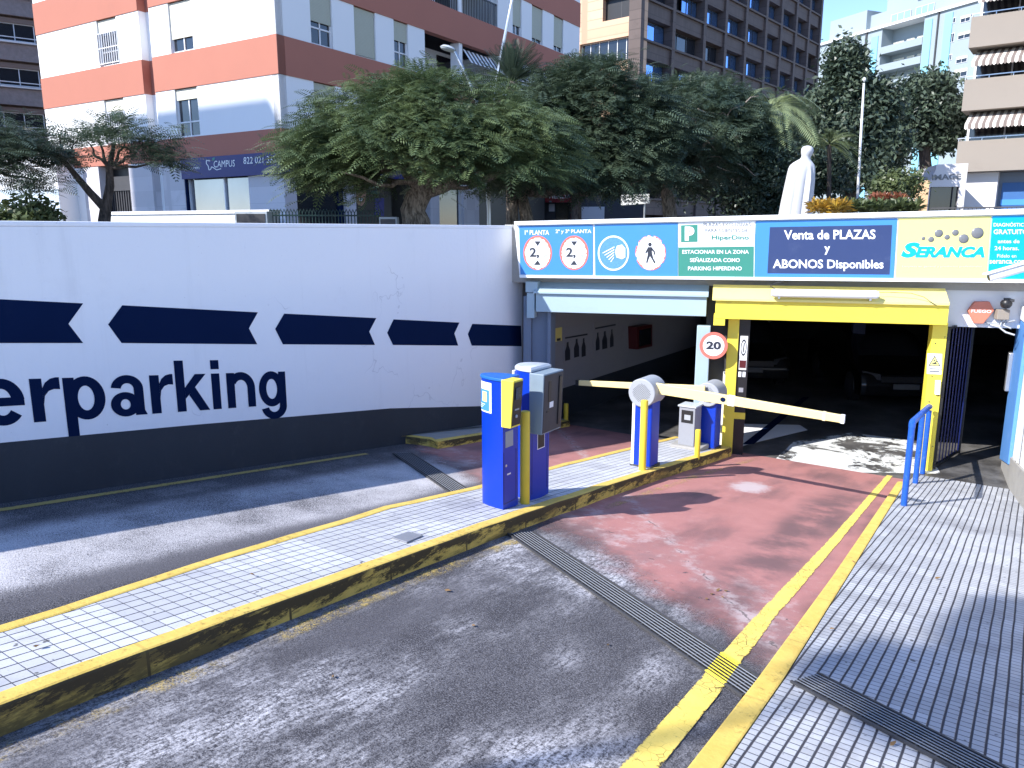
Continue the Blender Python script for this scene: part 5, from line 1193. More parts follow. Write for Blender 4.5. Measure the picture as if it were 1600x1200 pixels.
# ---- brown block at the far left
P = atY(68,110,50); t = thing('brown_apartment_block', 'brown apartment block with pebbled panels at the far left', 'building', (P.x,P.y,ZP))
D = (-.81,-.58); T = FT(t, D); pf = plane(P, D)
M['pebble'] = paint('pebbled_panel', (.30,.25,.24), .9, .4, 5, .3, (.15,.12,.12), .5, 12); M['brownr'] = paint('brown_render', (.22,.155,.125), .85, .1)
zr = [pf(60,y)[1] for y in (41,67,76,99,110,137,145,164,176,201)]
pt = zr[0]-zr[4]; w_ = 26
for k in range(-2, 5):
    o_ = pt*(k) ; z1, z0 = zr[4]+o_, zr[5]+o_
    if z0 < ZP+1: continue
    bbox(t, T, 'spandrel', M['pebble'], [(0,w_,-.3,.15,z0-.55*pt+.35*pt*.3,z0-.2)]); bbox(t, T, 'floor_edge', M['brownr'], [(0,w_,-.3,.02,z1,z0-.5*pt+pt)]) 
    for q in range(5): window(t, T, .25+q*3.6, 3.4+q*3.6, z0, z1, 0, 3)
    bbox(t, T, 'ledge', M['frame'], [(.1,w_,.0,.35,z0-.16,z0-.08),(.1,w_,.3,.34,z0+.12,z0+.17)])
bbox(t, T, 'wall', M['brownr'], [(0,w_,-8,-.31,ZP,zr[0]+3*pt)])
bbox(t, T, 'orange_wall', paint('orange_render', srgb(205,110,70), .85), [(3.4,12,.4,3,ZP,pf(5,155)[1])])
# ---- tan tiled tower behind the trees
Ct = atY(1004,60,56); t = thing('tan_tiled_tower', 'tall tan tiled tower with a grid of blue windows', 'building', (Ct.x,Ct.y,ZP))
D1 = (.645,.764); D2 = (-.764,.645); T1_, T2_ = FT(t, D1), FT(t, D2); p1, p2f = plane(Ct, D1), plane(Ct, D2)
tan = tilewall('tan_tiles', srgb(205,170,140), .32, .62, .035, .7)
tanD = tilewall('tan_tiles_shaded', srgb(92,80,76), .32, .62, .035, .7)  # darker copy of the tan tiles, the side face's shade put in
zr1 = p1(1008,63)[1]; pit2 = zr1-p1(1010,128)[1]; 
Lx = p1(1279,60)[0]
cols = [p1(x, y)[0] for x, y in ((1003,40),(1052,60),(1100,70),(1133,70),(1164,80),(1195,80),(1218,90),(1241,90),(1260,100),(1278,100))]
NFl = 11; zb = p1(1010,128)[1] - pit2*4
pil = []; sp_ = []
for c_ in cols: pil.append((c_-.22,c_+.22,-.9,.05,ZP,zb+pit2*NFl))
for k in range(NFl): sp_.append((0,Lx,-.9,-.12,zb+pit2*k-.40*pit2,zb+pit2*k-.02)); sp_.append((0,Lx,-.9,.06,zb+pit2*k-.02,zb+pit2*k+.12))
bbox(t, T1_, 'pilaster', tanD, pil); bbox(t, T1_, 'spandrel', tanD, sp_); bbox(t, T1_, 'core', M['black'], [(.4,Lx-.2,-10,-.91,ZP,zb+pit2*NFl)])
nw = 0
for k in range(4, 10):
    for i in range(len(cols)-1):
        a, b = cols[i]+.23, cols[i+1]-.23
        if b-a < .6: continue
        rr = rw.random()
        if i % 3 == 1 and rr < .6: a = a+(b-a)*.45
        window(t, T1_, a, b, zb+pit2*k+.13, zb+pit2*(k+.60)-.03, 0, 3 if b-a > 2 else 2, ('darkframe' if 'darkframe' in M else 'darkgrey', 'glassB' if rr < .75 else 'glass', 'shutter'), rec=-.7)
# left face
L2 = p2f(900,60)[0]; o1 = aw(p2f,942,992,10); o2 = aw(p2f,906,990,75); zt1 = zb+pit2*NFl
wz = [p2f(970,y)[1] for y in (28,58,95)]
h2_ = (p2f(970,28)[1]-p2f(970,93)[1])
fl = []
ztop = zt1; zA = wz[0]
fl = [(0,L2,-.6,0,ZP,wz[2]), (0,o2[0],-.6,0,wz[2],wz[1]), (o2[1],L2,-.6,0,wz[2],wz[1]), (0,L2,-.6,0,wz[1],zA)]
for k in range(3):
    zA_ = zA+k*h2_; fl += [(0,o1[0],-.6,0,zA_,zA_+h2_*.55),(o1[1],L2,-.6,0,zA_,zA_+h2_*.55),(0,L2,-.6,0,zA_+h2_*.55,zA_+h2_)]
    window(t, T2_, o1[0], o1[1], zA_, zA_+h2_*.55, .0, 2, ('darkgrey','glass','shutter'), rec=-.45)
bbox(t, T2_, 'wall', tan, fl); window(t, T2_, o2[0], o2[1], wz[2], wz[1], 0, 6, ('frame','glass','shutter'), rec=-.35)
bbox(t, T2_, 'core_wall', M['brownr'], [(1.3,L2-.1,-9,-.62,ZP,zA+3*h2_)])
# ---- far white blocks on the hill
P = atY(1525,60,118); t = thing('far_white_block', 'far white apartment block with pale blue panels on the hill', 'building', (P.x,P.y,ZP))
D = (-.40,.917); T = FT(t, D); pf = plane(P, D); A_ = lambda x, y=80: pf(x, y)[0]; Z_ = lambda x, y: pf(x, y)[1]
Lf = A_(1276,60); zt = (Z_(1500,22)+Z_(1300,52))/2
bbox(t, T, 'wall', M['farwhite'], [(-8,A_(1440),-20,0,ZP,zt), (A_(1376),Lf,-20,0,ZP,zt), (A_(1440),A_(1376),-20,-2.5,ZP,zt), (A_(1440),A_(1376),-2.5,0,Z_(1400,33),zt)])
bbox(t, T, 'attic', M['farwhite'], [(-8,Lf-3,-18,-3,zt,zt+3.2), (A_(1412,10),A_(1365,10),-14,-3,zt+3.2,zt+7), (Lf-9,Lf-1,-10,-2,zt,zt+4)], each=True)
bbox(t, T, 'cornice', M['bwhite'], [(-8.3,Lf+.3,-20.3,.4,zt-.25,zt+.1)])
bbox(t, T, 'balcony', M['farwhite'], [(A_(1440),A_(1376),-2.5,.1,Z_(1410,y)-.1,Z_(1410,y)+1.0) for y in (76,104,132)], each=True)
bbox(t, T, 'blue_panel', M['paleblue'], [(A_(1453),A_(1442),.001,.15,ZP,Z_(1447,32)), (A_(1371),A_(1361),.001,.15,ZP,Z_(1366,58)), (A_(1484),A_(1472),.001,.15,ZP,Z_(1478,22))], each=True)
bbox(t, T, 'vent_strip', M['darkgrey'], [(A_(1463),A_(1461),.001,.2,ZP,Z_(1462,18)), (A_(1354),A_(1351.5),.001,.2,ZP,Z_(1352,52))], each=True)
for x0, x1, y0, y1 in ((1486,1494,28,36),(1502,1517,24,34),(1485,1492,52,66),(1498,1517,50,60),(1482,1488,85,94),(1495,1512,88,98),(1492,1512,108,120)):
    a, b = sorted((A_(x0,y0),A_(x1,y0))); window(t, T, a, b, Z_((x0+x1)/2,y1), Z_((x0+x1)/2,y0), rw.choice((0,.4)), 2, ('frame','glass','shutterW'), rec=.01)
for y0 in (60, 88, 116):
    for x0, x1 in ((1380,1396),(1400,1412),(1416,1436)):
        a, b = sorted((A_(x0,y0),A_(x1,y0))); window(t, T, a, b, Z_(1410,y0+12), Z_(1410,y0-4), .2, 3, ('frame','glass','shutterW'), rec=-2.45)
for x0, x1, yy in ((1374,1404,8),(1311,1336,48),(1412,1440,0)):
    a, b = sorted((A_(x0,yy),A_(x1,yy))); window(t, T, a, b, zt+.5, zt+2.3, 0, 3, ('frame','paleblue','shutterW'), rec=-2.9)
# ---- beige block at the right with striped awnings
P = atY(1509,160,36); t = thing('beige_apartment_block', 'beige apartment block with striped awnings at the right', 'building', (P.x,P.y,ZP))
D = (.80,-.60); T = FT(t, D); pf = plane(P, D); Z_ = lambda y: pf(1511,y)[1]
wd = 14
for k, (ya, yb) in enumerate(((-66,-20),(30,77),(126,174),(221,269))):
    bbox(t, T, 'balcony', M['beige'], [(-.1,wd,-1.4,.25,Z_(yb),Z_(ya))])
    rl = bbox(t, T, 'railing', M['chrome'], [(-.15,wd,.2,.25,Z_(ya)+.10,Z_(ya)+.14),(-.15,-.1,-1.0,.25,Z_(ya)+.1,Z_(ya)+.14)]+[(q*.9-.1,q*.9-.07,.2,.24,Z_(ya),Z_(ya)+.12) for q in range(15)])
    if k: bbox(t, T, 'glazing', M['glass'], [(.1,wd,-1.0,-.95,Z_(ya),Z_(ya-52))]); bbox(t, T, 'glazing_frame', M['frame'], [(.1+q*1.4,.16+q*1.4,-.95,-.9,Z_(ya),Z_(ya-52)) for q in range(10)], each=True)
    if k:
        n = 104; x0 = .15; st = (wd-.3)/n; zt_, zb_ = Z_(ya-52)-.02, Z_(ya-24); mats = [M['awncream'] if 'awncream' in M else M['bwhite'], M['awnbrown'] if 'awnbrown' in M else M['brownr']]
        mb = MB(T)
        for q in range(n):
            a, b = x0+st*q, x0+st*(q+1)
            mb.quad((a,-.9,zt_),(b,-.9,zt_),(b,.75,zb_),(a,.75,zb_), q % 2)
            mb.add([(a,.75,zb_),(b,.75,zb_),(b,.752,zb_-.18),((a+b)/2,.752,zb_-.24),(a,.752,zb_-.18)], [(0,1,2,3,4)], q % 2)
        mb.build('awning', mats, t, recalc=False)
bbox(t, T, 'wall', M['rosewhite'], [(0,wd,-9,-1.401,ZP,Z_(-70)), (.1,1.55,-1.4,-.3,ZP,Z_(269.5))])
sh = bbox(t, T, 'shop_front', M['shopgrey'] if 'shopgrey' in M else M['steelD'], [(1.551,wd,-1.4,-.9,ZP,Z_(269.5))])
bbox(t, T, 'blue_shutter', paint('blue_shop_shutter', srgb(50,95,150), .5, .1), [(1.7,6,-.899,-.8,ZP,Z_(286))], sh)
bbox(t, T, 'blue_stripe', M['signblue'], [(1.7,6,-.799,-.78,Z_(321),Z_(312))], sh)
# shop with dark window beside it
P = atY(1448,300,33.5); t = thing('white_kiosk', 'small white shop with grey lettering and dark glass front', 'shop', (P.x,P.y,ZP))
D = (.96,-.28); T = FT(t, D); pf = plane(P, D); A_ = lambda x, y=300: pf(x,y)[0]; Z_ = lambda y: pf(1470,y)[1]
a1 = A_(1508)
mb = MB(T); mb.prism([(0,Z_(292)),(a1,Z_(292)),(a1,Z_(256)),(A_(1459),Z_(257)),(.25,Z_(266))], -4, 0, 'y'); mb.build('fascia', M['rosewhite'], t)
bbox(t, T, 'wall', M['rosewhite'], [(A_(1498),a1,-4,0,ZP,Z_(292)), (0,.12,-4,0,ZP,Z_(292))])
w_ = bbox(t, T, 'shop_window', M['darkgrey'], [(.12,.18,-.2,-.1,ZP,Z_(292)),(A_(1489),A_(1490),-.2,-.1,ZP,Z_(292))]); bbox(t, T, 'pane', M['glass'], [(.12,A_(1498),-.25,-.2,ZP,Z_(292))], w_)
mb = MB(); text_on(mb, 'IMAGE', onface(T, pf, .01), 1479, 281, 46, 9, .04, slope=-.04); mb.build('lettering', M['ballgrey'], t, recalc=False)
P = atY(1440,300,31); t = thing('tan_garden_wall', 'tan rendered garden wall beside the white kiosk', 'wall', (P.x,P.y,ZP)); T = FT(t, (.9,-.3))
bbox(t, T, 'wall', paint('tan_render', srgb(205,170,130), .85, .1), [(-.25,.25,-3,0,ZP,atY(1440,282,31).z)]); bbox(t, T, 'step_block', M['bwhite'], [(-1.0,-.251,-2,0,ZP,atY(1420,300,31).z)])
# ---- dark arcade shops under the trees
P = atY(835,300,46); t = thing('arcade_shop', 'dim arcade shop with a red sign behind the trees', 'shop', (P.x,P.y,ZP)); D = (.97,-.1); T = FT(t, D); pf = plane(P, D); A_ = lambda x, y=310: pf(x,y)[0]; Z_ = lambda y: pf(870,y)[1]
bbox(t, T, 'wall', M['darkgrey'], [(A_(760),A_(1010),-4,-.6,ZP,Z_(265))]); bbox(t, T, 'lower_wall', M['rosewhite'], [(A_(897),A_(945),-.6,-.2,ZP,Z_(323))])
bbox(t, T, 'red_pier', paint('dark_red_paint', (.16,.02,.025), .5), [(A_(800),A_(808),-.6,-.1,ZP,Z_(305)),(A_(892),A_(897),-.6,-.1,ZP,Z_(305))], each=True)
s_ = bbox(t, T, 'shop_sign', M['redD'] if 'redD' in M else M['red'], [(A_(852),A_(900),-.5,0,Z_(316),Z_(302))])
mb = MB(); text_on(mb, 'TIENDA', onface(T, pf, .02), 874, 310, 36, 6, .02); mb.build('lettering', M['signwhite'], s_, recalc=False)
bbox(t, T, 'window', M['glass'], [(A_(868),A_(888),-.6,-.55,ZP,Z_(317))]); bbox(t, T, 'notice', M['rosewhite'], [(A_(857),A_(866),-.6,-.5,Z_(330),Z_(318))])

# ---- off to the left: the block whose shadow lies on the white facade
A0 = Vector((Cw.x, Cw.y, 0)) + Vector((*DL,0)).normalized()*pfL(419,150)[0]; B0 = Vector((Cw.x, Cw.y, 0)) + Vector((*DL,0)).normalized()*pfL(194,160)[0]
zs = pfL(400,152)[1]; tt = 46
Pa = A0 + SUNV*tt; Pb = B0 + SUNV*tt; ztw = zs + SUNV.z*tt
t = thing('neighbour_block', 'plain apartment block outside the frame to the left', 'building', (Pa.x,Pa.y,ZP)); Dn = Vector((Pb.x-Pa.x, Pb.y-Pa.y, 0)); Ln = Dn.length
T = FT(t, Dn); bbox(t, T, 'wall', M['bwhite'], [(0,Ln,-9,0,ZP,ztw)]); bbox(t, T, 'floor_band', M['beige'], [(-.05,Ln+.05,-9.05,.05,3+3*k,3.6+3*k) for k in range(9) if 3.7+3*k < ztw])

# ------------------------------------------------------------------ trees and plants
rng = np.random.default_rng(7)
def np_mesh(name, V, Q, mat, parent):
    me = bpy.data.meshes.new(name); me.vertices.add(len(V)); me.vertices.foreach_set('co', np.asarray(V, np.float32).ravel())
    me.loops.add(Q.size); me.loops.foreach_set('vertex_index', Q.ravel().astype(np.int32)); me.polygons.add(len(Q))
    me.polygons.foreach_set('loop_start', np.arange(0, Q.size, 4, dtype=np.int32)); me.polygons.foreach_set('loop_total', np.full(len(Q), 4, np.int32))
    me.materials.append(mat); me.update(calc_edges=True); o = bpy.data.objects.new(name, me); COL.objects.link(o); o.parent = parent; return o
def unit(a): return a/np.maximum(np.linalg.norm(a, axis=-1, keepdims=True), 1e-6)
def fronds(P, Dr, L, K=6, wl=.30, droop=.25, lw=.55):
    """pinnate leaves: P base points, Dr directions, L lengths"""
    N = len(P); up = np.array([0,0,1.0]); s = unit(np.cross(Dr, up)); Vs = []
    tilt = rng.normal(0,.35,(N,1)); n_ = np.cross(s, Dr); s = unit(s*np.cos(tilt)+n_*np.sin(tilt))
    for j in range(K):
        t = .12 + .88*j/(K-1); wdt = L*.88/(K-1)*lw
        c = P + Dr*(t*L)[:,None] - up*((t**2)*droop*L)[:,None]
        ln = L*wl*(math.sin(math.pi*(.15+.8*t))**.6)
        d2 = Dr - up*(2*t*droop)
        for sg_ in (-1, 1):
            tip = c + s*(sg_*ln)[:,None] + d2*(ln*.35)[:,None] - up*(ln*.15)[:,None]
            Vs.append(np.stack([c, (c+tip)/2 + d2*(wdt*.5)[:,None], tip, (c+tip)/2 - d2*(wdt*.5)[:,None]], 1))
    V = np.concatenate(Vs, 0).reshape(-1, 3); return V
def leaves(P, size, outw=None, flat=.4):
    N = len(P); a = unit(rng.normal(0,1,(N,3))); nrm = unit(rng.normal(0,1,(N,3))*(1-flat) + np.array([0,0,1.0])*flat + (outw*.5 if outw is not None else 0))
    x = unit(np.cross(nrm, a)); y = np.cross(nrm, x); s = (size*rng.uniform(.6,1.3,N))[:,None]
    return np.stack([P-x*s*.9, P+y*s*.42, P+x*s*.9-nrm*s*.2, P-y*s*.42], 1).reshape(-1,3)
def quads(n): return np.arange(n, dtype=np.int32).reshape(-1,4)
def umbrella(c, R, H, n, thick=.5, Ry=None, wob=.18):
    r = np.sqrt(rng.uniform(0,1,n)); th = rng.uniform(0, 2*np.pi, n); k = 1 + wob*np.sin(3*th+rng.uniform(0,6)) + wob*.6*np.sin(7*th)
    x = r*np.cos(th)*R*k; y = r*np.sin(th)*(Ry or R)*k; z = H*(1-r**2.2) - thick*rng.uniform(0,1,n)**1.5
    return np.stack([x,y,z],1) + np.array(c)
def blobs(c, r, n, shell=.45):
    u = unit(rng.normal(0,1,(n,3))); q = rng.uniform(0,1,n)**shell
    return np.array(c) + u*q[:,None]*np.array(r)
def grow_fronds(name, parent, C, per, spread, L, mat, cen, K=6, droop=.25, lift=.15):
    n = len(C); P = np.repeat(C, per, 0) + rng.normal(0,1,(n*per,3))*np.array([spread,spread,spread*.42])
    outd = P - np.array(cen); outd[:,2] *= .3; D = unit(unit(outd)*.9 + rng.normal(0,.65,P.shape)*np.array([1,1,.35]) + np.array([0,0,lift]))
    V = fronds(P, D, L*rng.uniform(.7,1.3,len(P)), K, droop=droop); return np_mesh(name, V, quads(len(V)), mat, parent)
def grow_leaves(name, parent, C, per, spread, size, mat, cen, flat=.35):
    n = len(C); P = np.repeat(C, per, 0) + rng.normal(0,1,(n*per,3))*spread
    V = leaves(P, size, unit(P-np.array(cen)), flat); return np_mesh(name, V, quads(len(V)), mat, parent)
def limbs(mb, start, targets, r0, seed, r1=.018, sag=.12, n=6):
    rd = random.Random(seed); s = Vector(start)
    for tg in targets:
        e_ = Vector(tg); L = (e_-s).length; pts = []; rad = []
        for i in range(n+1):
            f = i/n; p_ = s.lerp(e_, f) + Vector((0,0,L*sag*math.sin(math.pi*f)*-.5))
            if 0 < i < n: p_ += Vector((rd.uniform(-1,1),rd.uniform(-1,1),rd.uniform(-.6,.6)))*L*.045
            pts.append(p_); rad.append(r0*(1-f)+r1*f)
        mb.tube(pts, rad, 7)
def tree_root(name, label, x, Y, cat='tree', group=None, y=352):
    P = atY(x, y, Y); return thing(name, label, cat, (P.x,P.y,ZP), 0, group)
def loc(root, x, y, Y): p = atY(x,y,Y); return Vector((p.x-root.location.x, p.y-root.location.y, p.z-root.location.z))
GT = 'trees on the square behind the wall'
# poinciana in front
t = tree_root('poinciana_tree', 'spreading umbrella tree with a thick forked pale trunk behind the wall', 655, 17, group=GT)
c = loc(t, 672, 230, 17); H = loc(t,672,122,17).z - c.z
C = np.concatenate([umbrella(c, 2.75, H, 430, .85, wob=.10), umbrella(loc(t,540,262,16.6), .9, .95, 110, .7), umbrella(loc(t,800,250,16.8), 1.25, 1.0, 110, .6), umbrella(loc(t,600,235,15.6), 1.2, .8, 70, .5), umbrella(loc(t,720,235,15.4), 1.2, .8, 70, .5)])
grow_fronds('crown', t, C, 22, .22, .34, M['leafP'], c+Vector((0,0,-.6)), 8, droop=.35, lift=.08)
mb = MB(); tk = [loc(t,x,y,17) for x,y in ((655,400),(650,345),(645,328),(652,310),(662,298))]; mb.tube(tk, [.36,.30,.27,.26,.22], 12)
for path, r_ in (([(660,300),(640,275),(628,258),(612,262),(585,268),(560,250),(530,225)], .15), ([(662,300),(690,292),(720,280),(750,282),(790,268),(835,262)], .17), ([(660,300),(668,280),(690,250),(715,215)], .13), ([(655,306),(645,280),(632,262),(640,235),(650,195)], .13), ([(700,290),(712,272),(735,240)], .09)):
    rd = random.Random(len(path)*3+int(r_*100)); n = len(path); mb.tube([loc(t,x,y,17+.35*math.sin(i*1.3+r_*30)*min(1,i)) for i,(x,y) in enumerate(path)], [r_*(1-.75*i/(n-1)) for i in range(n)], 9)
limbs(mb, loc(t,665,285,17), [tuple(p) for p in C[rng.choice(330,14,False)]], .07, 3)
mb.build('trunk', M['bark'], t, smooth=True)
# small forked tree at the left
t = tree_root('small_forked_tree', 'slim forked tree with a sparse flat crown at the left', 162, 14, group=GT)
C = np.concatenate([np.array([tuple(loc(t,x,y,14+d)) for _ in range(n) for d in [rng.uniform(-1,1)*s_*.012] for x,y in [(rng.normal(cx,s_), rng.normal(cy,h_))]]) for cx,cy,s_,h_,n in ((150,215,40,11,40),(225,232,26,14,38),(90,225,30,10,22),(120,250,16,8,10),(255,250,14,7,10),(178,190,14,5,8),(70,265,16,10,8),(45,285,14,6,6))])
grow_fronds('crown', t, C, 9, .15, .28, M['leafM'], loc(t,160,270,14), 7, droop=.3)
mb = MB(); mb.tube([loc(t,162,400,14),loc(t,163,345,14),loc(t,166,318,14)], [.12,.105,.09], 10)
mb.tube([loc(t,166,322,14),loc(t,172,290,14),loc(t,171,262,14.05),loc(t,178,225,14.2)], [.085,.075,.06,.03], 8); mb.tube([loc(t,166,328,14),loc(t,140,300,13.9),loc(t,115,270,13.8),loc(t,95,245,13.7)], [.08,.065,.05,.03], 8)
limbs(mb, loc(t,171,262,14.05), [loc(t,x,y,14) for x,y in ((225,225),(255,245),(200,205),(150,200),(130,215))], .035, 5, .008); limbs(mb, loc(t,100,250,13.7), [loc(t,x,y,13.6) for x,y in ((60,215),(50,260),(90,205),(120,220))], .03, 6, .008)
mb.build('trunk', M['barkD'], t, smooth=True)
t = tree_root('leaning_tree', 'dark leaning tree whose crown enters at the left edge', -60, 13, group=GT)
C = np.array([tuple(loc(t,rng.normal(cx,s_),rng.normal(cy,h_),13+rng.uniform(-.6,.6))) for cx,cy,s_,h_,n in ((15,225,26,18,42),(45,235,20,12,18),(10,265,18,14,18),(-60,220,40,25,50),(55,285,10,6,5)) for _ in range(n)])
grow_fronds('crown', t, C, 12, .15, .28, M['leafD'], loc(t,-60,280,13), 8, droop=.35)
mb = MB(); mb.tube([loc(t,-60,420,13),loc(t,-55,340,13),loc(t,-40,280,13),loc(t,0,235,13)], [.15,.13,.09,.04], 9); limbs(mb, loc(t,-20,260,13), [loc(t,x,y,13) for x,y in ((50,240),(30,205),(60,280),(10,200))], .03, 8, .008); mb.build('trunk', M['barkD'], t, smooth=True)
# trees in the middle
def canopy_tree(label, x, Y, tr, cx, cy, top, Rpx, n, mat, per=14, extra=(), path=None, L=.38, name='canopy_tree', bk='barkD'):
    t = tree_root(name, label, x, Y, group=GT); R = Rpx/1200*Y; c = loc(t,cx,cy,Y); H = loc(t,cx,top,Y).z - c.z
    C = umbrella(c, R, H, n, H*.55)
    for ex, ey, eR, eH, en in extra: C = np.concatenate([C, umbrella(loc(t,ex,ey,Y-.8), eR/1200*Y, eH/1200*Y, en, .7)])
    grow_fronds('crown', t, C, per, .26, L, mat, c+Vector((0,0,-.5)), 7, droop=.35, lift=.08)
    mb = MB(); pth = path or [(x,400),(x,340),(x+3,300)]
    mb.tube([loc(t,a,b,Y) for a,b in pth], [tr*(1-.12*i) for i in range(len(pth))], 10)
    limbs(mb, loc(t,*pth[-1],Y), [tuple(p) for p in C[rng.choice(len(C),18,False)]], tr*.55, x, .015)
    mb.build('trunk', M[bk], t, smooth=True); return t, C
canopy_tree('tall umbrella tree with an orange scarred trunk left of the red shop sign', 826, 21, .20, 925, 205, 98, 118, 420, M['leafM'], 22, ((870,262,75,50,110),(965,255,70,50,110),(850,205,50,55,60)), [(830,420),(824,345),(818,318),(812,300)], bk='bark')
t, C = canopy_tree('umbrella tree with pale bare twigs and a mottled trunk near the statue', 1047, 24, .24, 1080, 215, 126, 122, 400, M['leafM'], 21, ((985,265,60,50,90),(1090,270,85,60,110),(1160,240,42,60,70)), [(1050,420),(1047,335),(1042,300),(1050,265)], bk='bark')
mb = MB(); 
for a, b in (((1130,190),(1160,165)),((1125,180),(1140,185)),((1150,200),(1155,240)),((1105,245),(1135,255)),((1090,170),(1125,178)),((1140,215),(1175,205)),((1060,235),(1085,225)),((1150,255),(1180,275)),((1100,215),(1118,235)),((1165,160),(1185,150)),((1080,185),(1090,205)),((1120,260),(1150,270))):
    Pm = loc(t,(a[0]+b[0])/2+rng.uniform(-5,5),(a[1]+b[1])/2+rng.uniform(-8,3),21.6); mb.tube([loc(t,*a,21.6),Pm,loc(t,*b,21.7)], [.02,.015,.01], 5)
mb.build('twigs', M['bark'], t)
def leafy(label, x, Y, tr, bl, per, size, mat, spread=.35, name='broadleaf_tree', cat='tree', n=60, group=GT, trunk=True, flat=.35):
    t = tree_root(name, label, x, Y, cat, group)
    C = np.concatenate([blobs(loc(t,cx,cy,Y), (rx/1200*Y, rx/1200*Y*.8, ry/1200*Y), max(6,int(n*w))) for cx,cy,rx,ry,w in bl])
    cen = C.mean(0); grow_leaves('crown', t, C, per, spread, size, mat, cen, flat)
    if trunk:
        mb = MB(); top = loc(t, x, bl[0][1]+bl[0][3]*.6, Y); mb.tube([(0,0,-.3),(0,0,top.z*.5),top], [tr,tr*.85,tr*.6], 9); limbs(mb, top, [tuple(p) for p in C[rng.choice(len(C),min(12,len(C)),False)]], tr*.5, int(x), .02)
        mb.build('trunk', M['barkD'], t, smooth=True)
    return t
leafy('tall dense dark tree behind the flagpole with glossy broad leaves', 1325, 32, .3, ((1330,195,50,42,1.0),(1322,100,22,22,.5),(1330,140,34,26,.6),(1368,165,28,30,.6),(1288,180,26,34,.6),(1372,235,42,30,.8),(1292,240,38,28,.7),(1335,270,52,24,.6)), 120, .14, M['leafT'], .27)
leafy('rounded dark tree in front of the far white block', 1440, 40, .35, ((1450,170,48,24,1.0),(1486,190,22,22,.6),(1412,190,26,22,.6),(1452,140,32,16,.6),(1398,215,20,18,.4),(1470,212,26,12,.4)), 120, .17, M['leafT'], .30)
leafy('dark mass of a tree behind the mottled trunk and the statue', 1150, 31, .25, ((1130,240,95,55,1.4),(1205,230,45,65,1),(1060,240,70,50,1),(1215,295,45,36,.8),(1170,305,50,25,.6)), 100, .12, M['leafD'], .38)
leafy('dark shaded tree behind the arcade shop', 900, 33, .25, ((880,235,100,40,1.2),(960,240,70,40,.8),(780,225,70,45,.8)), 80, .13, M['leafD'], .42)
leafy('round leafy bush showing above the wall at the far left', 40, 13, .05, ((38,346,48,20,1),), 75, .075, M['leafBush'], .12, 'leafy_bush', 'bush', 50, None, False)
leafy('light green shrub beside the tan garden wall', 1405, 24, .05, ((1405,292,32,20,1),(1385,300,20,14,.5)), 60, .085, M['leafBush'], .15, 'garden_shrub', 'shrub', 40, 'shrubs in the planter', False)
leafy('dark shrub behind the statue on the left', 1205, 22.3, .05, ((1203,262,26,32,1),(1212,305,24,28,.7)), 70, .09, M['leafD'], .2, 'garden_shrub', 'shrub', 50, 'shrubs in the planter', False)
leafy('dark shrub behind the statue on the right', 1275, 26, .05, ((1285,275,32,26,1),), 60, .11, M['leafD'], .2, 'garden_shrub', 'shrub', 40, 'shrubs in the planter', False)
def spiky(name, label, x0, x1, y, h, Y, n, mat, L, cat='plant', group=None):
    t = tree_root(name, label, (x0+x1)/2, Y, cat, group); Vs = []
    P = np.array([tuple(loc(t, rng.uniform(x0,x1), y+rng.uniform(-.2,.3)*h, Y+rng.uniform(-.4,.4))) for _ in range(n)])
    P = np.repeat(P, 9, 0); D = unit(rng.normal(0,1,P.shape)*np.array([1,1,.5])+np.array([0,0,.9])); s = unit(np.cross(D, np.array([0,0,1.0])+rng.normal(0,.3,P.shape))); l = L*rng.uniform(.6,1.2,len(P))
    m_ = P + D*(l*.55)[:,None]; tip = P + D*l[:,None] - np.array([0,0,1.0])*(l*.2)[:,None]
    V = np.stack([P, m_+s*(l*.11)[:,None], tip, m_-s*(l*.11)[:,None]],1).reshape(-1,3); np_mesh('foliage', V, quads(len(V)), mat, t); return t
spiky('croton_bush', 'orange and yellow leaved bush just right of the statue', 1270, 1322, 326, 22, 17, 80, M['leafCroton'], .26, 'bush')
spiky('strap_leaf_plant', 'green strap leaved plants along the planter top', 1318, 1432, 326, 20, 18, 150, M['leafBush'], .30)
spiky('red_leaf_plant', 'reddish leaved plant behind the strap leaved plants', 1365, 1412, 312, 14, 20, 50, M['leafRed'], .24)
def palm(label, x, y, Y, L, n, mat, trunk_r=.16, up=.55, name='palm_tree', lw=.05, K=22, droop=.75, wl=.16, el=(-.2,1.1), bk='bark'):
    t = tree_root(name, label, x, Y, 'palm', None); c = np.array(tuple(loc(t,x,y,Y)))
    th = rng.uniform(0,2*np.pi,n); e_ = rng.uniform(el[0],el[1],n); D = np.stack([np.cos(th)*np.cos(e_),np.sin(th)*np.cos(e_),np.sin(e_)],1)
    V = fronds(np.repeat(c[None],n,0)+D*.1, D, L*rng.uniform(.8,1.15,n), K, wl, droop, .55); np_mesh('crown', V, quads(len(V)), mat, t)
    mb = MB(); 
    for i in range(n):
        pts = [Vector(c + D[i]*f*L - np.array([0,0,1])*droop*L*f*f) for f in (0,.3,.6,.85)]; mb.tube(pts, [.018,.014,.01,.005], 4)
    mb.build('ribs', mat, t)
    mb = MB(); mb.tube([(0,0,-.3),(c[0]*.5,c[1]*.5,c[2]*.5),tuple(c)], [trunk_r*1.1,trunk_r,trunk_r*.9], 10); mb.build('trunk', M[bk], t, smooth=True)
palm('pale green arching palm above the statue', 1205, 172, 23.4, 1.65, 30, M['leafPalm'], .06, bk='barkD', K=34, wl=.20)
palm('dark stiff leaved cycad palm above the umbrella tree', 800, 128, 21, 1.12, 80, M['leafD'], .15, name='cycad_palm', droop=.2, wl=.16, el=(-.1,1.5))
